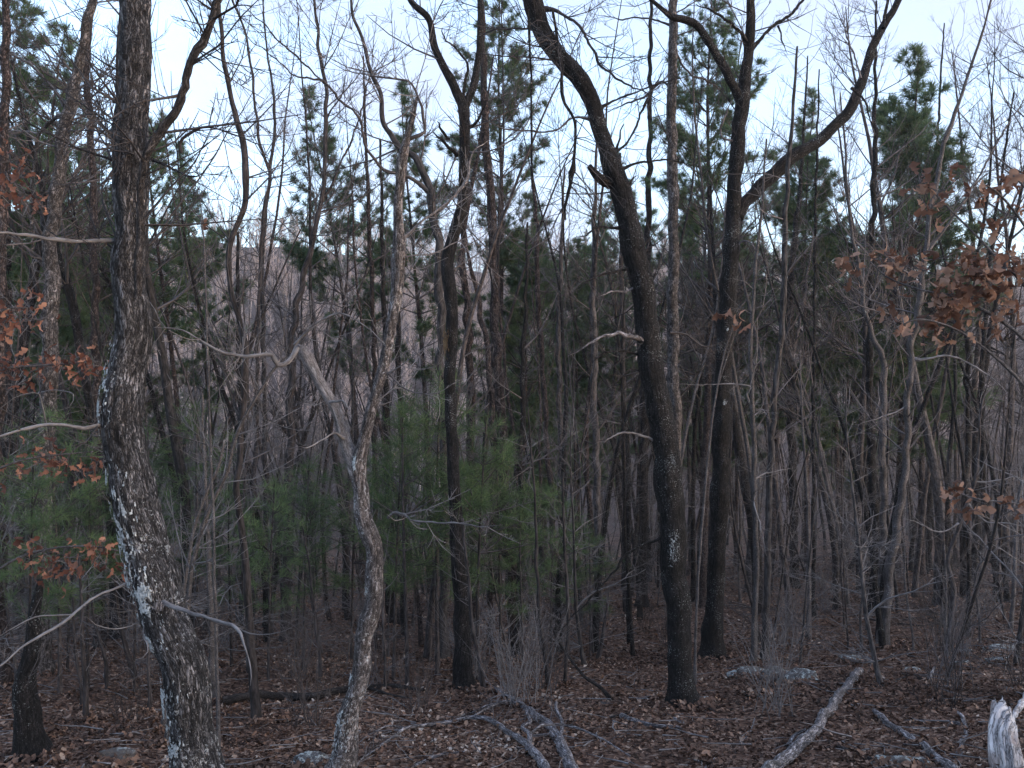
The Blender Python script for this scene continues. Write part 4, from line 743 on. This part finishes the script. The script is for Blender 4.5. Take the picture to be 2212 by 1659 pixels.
leafy_sapling('leafy_sapling', 'oak sapling at the left edge with hanging clusters of red-brown dead leaves', [(-190,1900,40),(-185,1500,34),(-175,1100,28),(-160,700,22),(-150,350,16),(-150,100,8)],
    [([(-172,1020,12),(-100,860,9),(0,800,7),(80,790,5),(150,785,4),(215,780,3)], .2), ([(-162,700,10),(-90,560,7),(-20,450,5),(30,390,4),(50,370,3)], .1), ([(-170,900,9),(-80,740,6),(10,670,4),(60,665,3)], .2), ([(-178,1200,10),(-90,1060,7),(30,1000,5),(110,985,4),(200,975,3)], .3), ([(-182,1450,10),(-80,1300,7),(20,1215,6),(110,1185,5),(200,1180,4),(255,1190,3)], .1)],
    [(40,385,38,46,26,.1),(55,420,20,30,10,.1),(12,370,20,20,8,.1),(30,670,46,36,30,.2),(58,690,24,24,10,.2),(45,790,50,34,24,.2),(80,820,30,24,10,.2),(165,770,50,32,26,.2),(210,790,24,26,12,.2),(100,985,40,36,22,.3),(130,1000,40,26,14,.3),(50,1000,30,20,6,.3),(200,985,30,24,8,.3),(100,1185,34,36,24,.1),(150,1205,44,30,22,.1),(215,1180,30,30,16,.1),(245,1200,24,24,10,.1)], 5.3, 'dry_leaf_red', 402, .078, .45)
leafy_sapling('leafy_sapling', 'thin twig stem with a single curled brown leaf right of the lichen-covered oak', [(470,1500,8),(462,1200,7),(452,900,6),(446,700,5),(440,520,4),(432,470,3)], [([(441,530,3),(438,500,3),(436,480,2)], 0)], [(434,466,8,8,3,0)], 6.6, 'dry_leaf', 403, .10, .2)
leafy_sapling('leafy_sapling', 'thin twiggy sapling with a pair of tan leaves against the curved-limb oak', [(1500,1480,7),(1506,1300,6),(1520,1100,6),(1540,900,5),(1565,760,4),(1590,690,3)], [([(1552,830,4),(1580,740,3),(1600,690,2)], 0)], [(1562,682,8,6,2,0),(1585,688,8,8,2,0),(1598,715,8,6,2,0)], hit(1500,1480), 'dry_leaf', 404, .17, .1)
# ------------------------------------------------------------------ pines
def tufts(mb, c, d, n, L, w, rng, spread=.75, key=None):
    m = len(c); c = np.repeat(c, n, 0); d = np.repeat(d, n, 0) + rng.normal(0, spread, (m * n, 3)); d /= np.linalg.norm(d, axis=1)[:, None]
    l = L * rng.uniform(.6, 1.15, m * n)[:, None]; s = np.cross(d, rng.normal(size=(m * n, 3))); s /= np.linalg.norm(s, axis=1)[:, None]
    st = c - np.repeat(np.zeros((m, 3)), n, 0) + rng.normal(0, .02, (m * n, 3)); e = st + d * l; e[:, 2] -= .12 * l[:, 0]
    v = np.stack([st - s * w, st + s * w, e + s * w * .5, e - s * w * .5], 1)
    k = np.repeat(rng.random(m), n) * .6 + rng.random(m * n) * .4; b = np.zeros((m * n, 4, 3)); b[..., 0] = k[:, None]
    mb.add(v.reshape(-1, 3), np.arange(m * n * 4).reshape(-1, 4), b.reshape(-1, 3))
def pine_proto(H, c0, rad, r0, rng, whorl=.55, nb=4, n=26, L=.16, w=.0042, bl=.5, open_=1., ang=(.2, .6)):
    tr, br, nd_ = MB(), MB(), MB(); p, _ = walk(np.zeros(3), UP, H, rng, .012, .02, .35); p[:, 0] -= p[:, 0] * 0
    r = np.linspace(r0, .012, len(p)) ; r *= 1 + .3 * np.exp(-p[:, 2] / .25); p = np.vstack([[0, 0, -.4], p]); r = np.r_[r[0] * 1.05, r]
    tr.tube(p, r, 10, ref=np.array((0, 1., 0)))
    z = H * c0; C, D = [], []
    while z < H:
        f = (z / H - c0) / (1 - c0); ln = rad * (min(1, .35 + 2.2 * f) * (1 - f) ** .75 + .06)
        for k in range(rng.integers(nb - 1, nb + 2) if f < .82 else 2):
            if rng.random() > open_: continue
            a = rng.uniform(0, 2 * math.pi); el = rng.uniform(*ang) + .5 * f; d = np.array([math.cos(a) * math.cos(el), math.sin(a) * math.cos(el), math.sin(el)])
            x = np.array([np.interp(z, p[:, 2], p[:, q]) for q in range(3)]); l = ln * rng.uniform(.7, 1.2)
            q, dd = walk(x, d, l, rng, .07, .25, .16); rr = np.linspace(max(.006, .012 * l), .003, len(q)); br.tube(q, rr, 4)
            C.append(q[-1]); D.append(dd[-1])
            for t in np.arange(.3, 1., .10 / max(l, .3) * (1.4 - .4 * bl)):
                i = min(int(t * (len(q) - 1)), len(q) - 2); sd = rng.normal(size=3); sd -= dd[i] * (sd @ dd[i]); sd /= np.linalg.norm(sd); sd[2] = abs(sd[2]) * .4
                g = dd[i] * .7 + sd * .8; sl_ = bl * rng.uniform(.3, 1.) * min(1, l) * (1.15 - t * .7)
                q2, d2 = walk(q[i], g / np.linalg.norm(g), sl_, rng, .1, .35, .14); br.tube(q2, np.linspace(.005, .002, len(q2)), 3); C.append(q2[-1]); D.append(d2[-1])
                if sl_ > .3: C.append(q2[len(q2) // 2]); D.append(d2[len(d2) // 2])
        z += whorl * rng.uniform(.7, 1.3)
    for zz in np.arange(H - .03 * H, H, .3): C.append(np.array([np.interp(zz, p[:, 2], p[:, q]) for q in range(3)])); D.append(UP + rng.normal(0, .35, 3))
    for _ in range(2):
        a = rng.uniform(0, 6.28); q, dd = walk(p[-2] - np.array([0, 0, rng.uniform(0, .03 * H)]), np.array([.5 * math.cos(a), .5 * math.sin(a), 1.]), rng.uniform(.2, .5), rng, .08, .3, .12); br.tube(q, np.linspace(.006, .003, len(q)), 4)
        for z_ in range(2, len(q), 2): C.append(q[z_]); D.append(dd[z_ - 1])
    C.append(p[-1]); D.append(UP)
    for zz in np.arange(H * .25, H * c0, .5):
        if rng.random() < .7:
            a = rng.uniform(0, 6.28); q, _ = walk(np.array([np.interp(zz, p[:, 2], p[:, 0]), np.interp(zz, p[:, 2], p[:, 1]), zz]), np.array([math.cos(a), math.sin(a), .05]), rng.uniform(.3, 1.1), rng, .1, -.1, .15); br.tube(q, np.linspace(.010, .003, len(q)), 3)
    tufts(nd_, np.array(C), np.array(D), n, L, w, rng)
    return tr, br, nd_
def proto(name, parts):
    root = bpy.data.objects.new(name, None)          # a pattern only: never linked to the scene itself
    root['category'] = 'tree'
    ch = []
    for (n, mb, m) in parts:
        if mb.n: ch.append((n, mb.mesh(n, M[m])))
    return (name, ch)
def plant(pr, loc, rz, sc, label, cat, group, tilt=(0, 0), name=None):
    root = thing(name or pr[0], label, cat, loc, group); root.rotation_euler = (tilt[0], tilt[1], rz); root.scale = (sc, sc, sc)
    for n, me in pr[1]:
        o = bpy.data.objects.new(n, me); COL.objects.link(o); o.parent = root
    return root
PINES = []
for k, (H, c0, rad, r0, op) in enumerate([(17, .50, 2.7, .13, .9), (15, .42, 2.5, .11, .95), (19, .52, 2.9, .15, .85), (12, .22, 3.0, .10, 1.), (13, .28, 2.7, .10, .95)]):
    rng = np.random.default_rng(500 + k); t, b, n = pine_proto(H, c0, rad, r0, rng, open_=op, whorl=.5, nb=5 if k > 2 else 4, n=56, L=.20, w=.0058, bl=.65)
    PINES.append(proto('pine_tree', [('trunk', t, 'pine'), ('crown', b, 'twig_dark'), ('needles', n, 'needle')]))
YOUNG = []
for k in range(4):
    rng = np.random.default_rng(540 + k); t, b, n = pine_proto(4.2, .36, 1.4, .03, rng, whorl=.40, nb=4, n=18, L=.23, w=.0030, bl=.5, ang=(-.05, .5))
    YOUNG.append(proto('young_pine', [('trunk', t, 'greyb'), ('crown', b, 'twig_dark'), ('needles', n, 'needle_young')]))
rr = np.random.default_rng(77)
# (u of trunk, v of the top, distance, pattern, label)
for (u, vt, y, k, lb) in [
    (1935, 128, 27, 3, 'dense dark green pine with a pointed top rising into the sky behind the brown leaves'),
    (1672, 195, 30, 1, 'green pine with open clumps just right of the dark curved-limb oak'),
    (1180, 415, 33, 3, 'low dark green pine filling the gap between the scarred oak and the leaning oak'),
    (1290, 470, 36, 3, 'dark green pine close behind the leaning oak on its left'),
    (408, 215, 22, 0, 'open pine crown right of the lichen-covered oak, behind its second stem'),
    (470, 330, 27, 1, 'lower green pine behind the winding sapling'),
    (786, 190, 27, 1, 'green tufted pine between the bare forked tree and the tall broken stem'),
    (40, -60, 17, 0, 'tall sparse pine at the upper left corner with green tufts'),
    (125, 90, 21, 1, 'tufted pine behind the big pale pine trunk at upper left'),
    (214, 330, 26, 3, 'dark green pine seen between the left pine trunks'),
    (1075, -40, 24, 2, 'tall sparse pine whose tufts show above the red pine'),
    (1515, -60, 20, 2, 'tall pine with star-like tufts right of the grey-brown pine pole'),
    (1395, 330, 33, 1, 'pine with hazy tufts right of the leaning oak trunk'),
    (930, 210, 24, 1, 'pine with shaggy tufts behind the scarred oak'),
    (1545, 380, 40, 3, 'dark green pine between the grey-brown pine pole and the curved-limb oak'),
    (1810, 340, 34, 1, 'dark pine beneath the long black curved limb'),
    (1830, 560, 40, 3, 'low dark olive pine right of the thin black trunk'),
    (160, 520, 30, 3, 'bushy dark green pine low at the left between the pale trunks'),
    (1130, 500, 24, 3, 'broad green pine boughs close right of the red pine'), (1250, 520, 27, 4, 'second low green pine left of the leaning oak'),
    (1745, 300, 26, 4, 'green pine between the curved-limb oak and its long limb'), (1590, 470, 34, 4, 'small green pine seen behind the curved-limb oak trunk'),
    (1990, 250, 30, 4, 'narrow green pine right of the pointed pine'), (260, 420, 24, 3, 'green pine filling the space behind the lichen-covered oak'),
 (90, 330, 19, 4, 'leafy green pine at the left edge below the tufted crown')]:
    x = (u - CW / 2) / F * y; g = g1(x, y); top = EYE - (vt - CH / 2) / F * y; H = (17, 15, 19, 12, 13)[k]
    plant(PINES[k], (x, y, g), rr.uniform(0, 6.28), (top - g) / H, lb, 'pine tree', 'pine trees on the slope', (rr.normal(0, .02), rr.normal(0, .02)))
for (u, vt, y, k, lb, s) in [
    (945, 810, 11.5, 0, 'bright green young pine in front of the scarred oak trunk', 1), (880, 860, 10.4, 3, 'light green young pine beside the broken tree, tallest of the group', 1), (1030, 900, 10.8, 0, 'light young pine just right of the scarred oak', 1), (130, 900, 9.6, 1, 'tall soft young pine near the left edge', 1), (580, 1040, 10.5, 2, 'light young pine at the foot of the thin split-top tree', 1), (1130, 1090, 11, 3, 'low light young pine at the dark free-standing trunk', 1),
    (850, 950, 11, 1, 'feathery young pine just right of the broken tree', 1),
    (1080, 985, 12, 2, 'young pine with dark green boughs at the foot of the red pine', 1), (1190, 1050, 13, 3, 'dim young pine left of the leaning oak base', 1),
    (655, 1000, 11.5, 2, 'hazy young pine left of the broken tree stem', 1), (420, 880, 13, 1, 'soft green young pine right of the lichen-covered oak', 1),
    (60, 985, 9, 3, 'bushy young pine at the left edge under the red-brown leaves', 1), (190, 1040, 10, 0, 'young pine close left of the lichen-covered oak', 1),
    (500, 1050, 12, 3, 'small young pine behind the pale slanting dead stems', 1), (760, 985, 13, 0, 'young pine showing behind the fork of the broken tree', 1),
    (1010, 1080, 13.5, 1, 'short young pine between the scarred oak and the red pine', 1), (330, 930, 14.5, 2, 'dim green young pine directly behind the lichen-covered oak', 1), (1275, 1130, 13.5, 0, 'yellowish small young pine near the short forked dark stem', 1)]:
    x = (u - CW / 2) / F * y; g = g1(x, y); top = EYE - (vt - CH / 2) / F * y
    plant(YOUNG[k], (x, y, g), rr.uniform(0, 6.28), (top - g) / 4.2, lb, 'young pine', 'young pines in the understory')
# ------------------------------------------------------------------ the crowd of bare trees down the slope
def dec_proto(H, r0, rng, cl=.4, nb=12, o=DEC, lean=.03, L=.32, sides=8, lvl=2):
    tr, tw = MB(), MB(); d0 = np.array([rng.normal(0, lean), rng.normal(0, lean), 1.]); p, d = walk(np.zeros(3), d0 / np.linalg.norm(d0), H, rng, .035, .15, .3)
    r = r0 * (1 - np.linspace(0, .93, len(p)) ** 1.15); r = r * (1 + .3 * np.exp(-p[:, 2] / .25)); tr.tube(np.vstack([[0, 0, -.4], p]), np.r_[r[0] * 1.05, r], sides, ref=np.array((0, 1., 0)))
    for _ in range(nb):
        t = rng.uniform(cl, .98); i = min(int(t * (len(p) - 1)), len(p) - 2); a = rng.uniform(0, 6.28); e = rng.uniform(.25, .95)
        dd = np.array([math.cos(a) * math.cos(e), math.sin(a) * math.cos(e), math.sin(e)]); l = H * L * rng.uniform(.5, 1.1) * (1.25 - t)
        grow(tw, p[i], dd, l, r[i] * rng.uniform(.3, .6), lvl, rng, o)
    for _ in range(2): grow(tw, p[-3], d[-2] + rng.normal(0, .25, 3), H * .12, r[-3] * .8, 1, rng, dict(o, dens=(2.5, 2.)))
    for _ in range(int(nb * .5)):
        t = rng.uniform(.08, cl); i = int(t * (len(p) - 1)); a = rng.uniform(0, 6.28); grow(tw, p[i], np.array([math.cos(a), math.sin(a), .25]), rng.uniform(.4, 1.3), .008, 1, rng, SAP)
    return tr, tw
DECS, SAPS, SHR = [], [], []
for k in range(9):
    rng = np.random.default_rng(600 + k); H = rng.uniform(11, 17); t, w = dec_proto(H, rng.uniform(.07, .14), rng, rng.uniform(.42, .6), rng.integers(18, 26), o=DEC2 if k % 3 else DEC)
    DECS.append(proto('bare_tree', [('trunk', t, ('grey', 'greyb', 'oak_mid', 'grey', 'oak_dark')[k % 5]), ('crown', w, 'twig' if k % 2 else 'twig_dark')]))
for k in range(8):
    rng = np.random.default_rng(640 + k); H = rng.uniform(4., 8.); t, w = dec_proto(H, rng.uniform(.016, .035), rng, .15, rng.integers(16, 24), o=SAP, lean=.10, L=.30, sides=6, lvl=2)
    SAPS.append(proto('sapling', [('trunk', t, ('greyb', 'grey', 'greyb', 'pale')[k % 4]), ('crown', w, ('twig', 'twig_pale', 'twig', 'twig_dark', 'twig_pale')[k % 5])]))
for k in range(4):
    rng = np.random.default_rng(680 + k); w = MB()
    for _ in range(16):
        a = rng.uniform(0, 6.28); grow(w, np.array([rng.normal(0, .12), rng.normal(0, .12), -.05]), np.array([.3 * math.cos(a), .3 * math.sin(a), 1.]), rng.uniform(.5, 1.5), .006, 1, rng, dict(wander=.09, up=.1, dens=(4., 2.), ang=(.3, .8), tip=.0016, seg=.1))
    SHR.append(proto('shrub', [('stem_sprays', w, ('twig', 'twig_dark', 'greyb', 'twig_pale')[k])]))
ZONES = [(230, 'left of the lichen-covered oak'), (430, 'directly right of the lichen-covered oak'), (600, 'around the dark winding sapling'), (800, 'left of the tall broken stem'), (985, 'between broken stem and scarred oak'), (1110, 'about the red pine'),
         (1260, 'between red pine and leaning oak'), (1400, 'close left of the leaning oak'), (1550, 'between the two dark oaks'), (1680, 'behind the pale crooked sapling'), (1860, 'left of the stout dark trunk'), (2010, 'around the pinkish grey trunk'), (9999, 'under the brown leaves at the right')]
def zone(u): return next(z for a, z in ZONES if u < a)
rng = np.random.default_rng(900)
def scatter(n, y0, y1, pw, keep=None):
    out = []
    while len(out) < n:
        y = y0 + (y1 - y0) * rng.random() ** pw; u = rng.uniform(-120, 2330); x = (u - CW / 2) / F * y
        if keep and not keep(u, y): continue
        if all((x - a) ** 2 + (y - b) ** 2 > (.22 + .009 * y) ** 2 for a, b, _ in out): out.append((x, y, u))
    return out
for (x, y, u) in scatter(135, 14, 58, .9, lambda u, y: not (y < 20 and 1400 < u < 1600) and not (540 < u < 860 and rng.random() < .65) and not (1090 < u < 1330 and y < 36 and rng.random() < .5)):
    d = 'partway down' if y < 32 else 'far down'
    plant(DECS[rng.integers(len(DECS))], (x, y, g1(x, y)), rng.uniform(0, 6.28), rng.uniform(.65, 1.1), f'slender bare tree {d} the slope, {zone(u)}', 'tree', f'bare trees {d} the slope {zone(u)}', (rng.normal(0, .03), rng.normal(0, .03)))
POLES = []
for k in range(6):
    rng2 = np.random.default_rng(660 + k); H = rng2.uniform(9, 15); t, w = dec_proto(H, rng2.uniform(.035, .07), rng2, .6, 7, o=DEC2, lean=.05, L=.2, sides=7, lvl=1)
    POLES.append(proto('slim_tree', [('trunk', t, ('greyb', 'oak_dark', 'grey', 'oak_mid', 'pine', 'pale')[k]), ('crown', w, ('twig', 'twig_dark')[k % 2])]))
for (x, y, u) in scatter(200, 13, 46, .9, lambda u, y: not (y < 18 and 1400 < u < 1600) and not (540 < u < 860 and rng.random() < .5)):
    d = 'closer up' if y < 26 else 'lower down'
    plant(POLES[rng.integers(6)], (x, y, g1(x, y)), rng.uniform(0, 6.28), rng.uniform(.7, 1.15), f'slim straight pole-like tree {d} on the slope, {zone(u)}', 'tree', f'slim pole trees {d} {zone(u)}', (rng.normal(0, .035), rng.normal(0, .035)))
for (x, y, u) in scatter(210, 9.5, 42, 1.0, lambda u, y: y > 12 or u < 350 or u > 1650 or 480 < u < 700):
    d = 'near' if y < 17 else 'low'
    plant(SAPS[rng.integers(len(SAPS))], (x, y, g1(x, y)), rng.uniform(0, 6.28), rng.uniform(.6, 1.15), f'thin twiggy {d} understory sapling {zone(u)}', 'sapling', f'{d} understory saplings {zone(u)}', (rng.normal(0, .06), rng.normal(0, .06)))
for (x, y, u) in scatter(60, 8, 26, 1.0, lambda u, y: not ((y < 13 and 1330 < u < 1640) or (y < 10.5 and 930 < u < 1080))):
    plant(SHR[rng.integers(len(SHR))], (x, y, g1(x, y)), rng.uniform(0, 6.28), rng.uniform(.5, 1.0), f'brushy leafless shrub on the leaf slope {zone(u)}', 'shrub', f'leafless shrubs {zone(u)}')
# brushy tangle around the scarred oak's foot
for k, (u, v, s, lb) in enumerate([(1035,1480,.9,'pale tangled brush of curled twigs at the foot of the scarred oak'),(1010,1470,.7,'smaller pale brush heap just left of the tangled twigs'),(1096,1500,.7,'grey brush with upright twigs right of the tangled twigs'),(1706,1395,1.2,'tall dense brushy shrub right of the curved-limb oak')]):
    y = hit(u, v); x = (u - CW / 2) / F * y; plant(SHR[3 if k < 3 else 0], (x, y, g1(x, y)), k * 1.7, s, lb, 'shrub', None)
# ------------------------------------------------------------------ far woods: too many to count
def far_wood():
    rng = np.random.default_rng(1000); tb = MB(); nb = MB(); fb = MB(); pats = []
    for k in range(10):
        m = MB(); H = rng.uniform(9, 14); p, d = walk(np.zeros(3), UP, H, rng, .05, .1, 1.6); m.tube(np.vstack([[0, 0, -1.], p]), np.r_[.17, np.linspace(.16, .03, len(p))], 4)
        for _ in range(22):
            t = rng.uniform(.25, 1); i = min(int(t * (len(p) - 1)), len(p) - 2); a = rng.uniform(0, 6.28); e = rng.uniform(.5, 1.2)
            q, dd = walk(p[i], np.array([math.cos(a) * math.cos(e), math.sin(a) * math.cos(e), math.sin(e)]), rng.uniform(1.5, 4.) * (1.2 - .6 * t), rng, .12, .4, 1.); m.tube(q, np.linspace(.055, .018, len(q)), 3)
            for _ in range(4):
                j = rng.integers(0, len(q) - 1); q2, _ = walk(q[j], dd[j - 1] + rng.normal(0, .5, 3), rng.uniform(.6, 1.5), rng, .15, .3, .6); m.tube(q2, np.linspace(.026, .012, len(q2)), 3)
        pats.append(m.data())
    def put(mb, pat, x, y, z, s, a):
        v, f, b = pat; c, q = math.cos(a), math.sin(a); w = np.stack([(v[:, 0] * c - v[:, 1] * q) * s + x, (v[:, 0] * q + v[:, 1] * c) * s + y, v[:, 2] * s + z], 1); mb.add(w, f, b + np.array([0, 0, x]))
    n = 0
    while n < 1900:
        y = 105 + 175 * rng.random() ** .8; x = rng.uniform(-.72, .72) * y; put(fb, pats[rng.integers(10)], x, y, g1(x, y) , rng.uniform(.7, 1.15), rng.uniform(0, 6.28)); n += 1
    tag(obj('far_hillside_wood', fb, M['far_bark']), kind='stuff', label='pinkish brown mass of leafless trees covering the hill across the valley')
    n = 0
    while n < 230:
        y = rng.uniform(50, 104); x = rng.uniform(-.68, .68) * y; put(tb, pats[rng.integers(10)], x, y, g1(x, y), rng.uniform(.6, 1.0), rng.uniform(0, 6.28)); n += 1
    tag(obj('valley_wood', tb, M['pale']), kind='stuff', label='grey mass of bare trunks and twigs down in the valley')
    pp = []
    for k in range(4):
        t, b, q = pine_proto(rng.uniform(10, 14), rng.uniform(.3, .5), 2.0, .14, rng, whorl=.8, n=14, L=.36, w=.035, open_=.85); pp.append(((t.data()), q.data()))
    tk = MB()
    for _ in range(130):
        y = 112 + 160 * rng.random() ** .5; x = rng.uniform(-.7, .7) * y; a, s = rng.uniform(0, 6.28), rng.uniform(.6, 1.05)
        k = rng.integers(4); put(tk, pp[k][0], x, y, g1(x, y), s, a); v, f, b = pp[k][1]; c, q = math.cos(a), math.sin(a)
        nb.add(np.stack([(v[:, 0] * c - v[:, 1] * q) * s + x, (v[:, 0] * q + v[:, 1] * c) * s + y, v[:, 2] * s + g1(x, y)], 1), f, b)
    tag(obj('far_pine_needles', nb, M['needle_far']), kind='stuff', label='scattered dark green pine crowns on the hill across the valley')
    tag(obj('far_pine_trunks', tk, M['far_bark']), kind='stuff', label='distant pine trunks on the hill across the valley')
far_wood()
# pale water at the foot of the slope
def creek():
    xs = np.linspace(-90, 90, 91); mb = MB(); y = 96 + 3 * np.sin(xs / 13.) ; z = gz(xs, y).max() * 0 + np.array([float(np.min(gz(np.full(5, x), np.linspace(yy - 3, yy + 3, 5)))) for x, yy in zip(xs, y)]); z = np.full_like(xs, float(np.median(gz(xs, y))) + .12)
    a = np.stack([xs, y - 3, z], 1); b = np.stack([xs, y + 3, z], 1); n = len(xs); i = np.arange(n - 1)
    mb.add(np.vstack([a, b]), np.stack([i, i + 1, i + n + 1, i + n], 1)); m, t, bb = mat('creek_water'); bb.inputs['Base Color'].default_value = (.03, .035, .04, 1); bb.inputs['Roughness'].default_value = .08
    tag(obj('water', mb, m), kind='structure')
creek()

# ------------------------------------------------------------------ the evening air over the valley
def haze():
    x, y0, y1, z0, z1 = 440, -36, 445, -20, 85
    v = np.array([[a, b, c] for a in (-x, x) for b in (y0, y1) for c in (z0, z1)], float)
    f = np.array([[0, 1, 3, 2], [4, 6, 7, 5], [0, 4, 5, 1], [2, 3, 7, 6], [0, 2, 6, 4], [1, 5, 7, 3]])
    mb = MB(); mb.add(v, f); m = bpy.data.materials.new('thin_haze'); m.use_nodes = True; t = m.node_tree; t.nodes.clear()
    o = t.nodes.new('ShaderNodeOutputMaterial'); p = t.nodes.new('ShaderNodeVolumePrincipled'); p.inputs['Density'].default_value = HAZE; p.inputs['Color'].default_value = (.95, .93, .96, 1)
    t.links.new(p.outputs[0], o.inputs['Volume']); tag(obj('haze', mb, m, smooth=False), kind='stuff', label='thin pale evening haze hanging over the valley')
HAZE = .0004
haze()
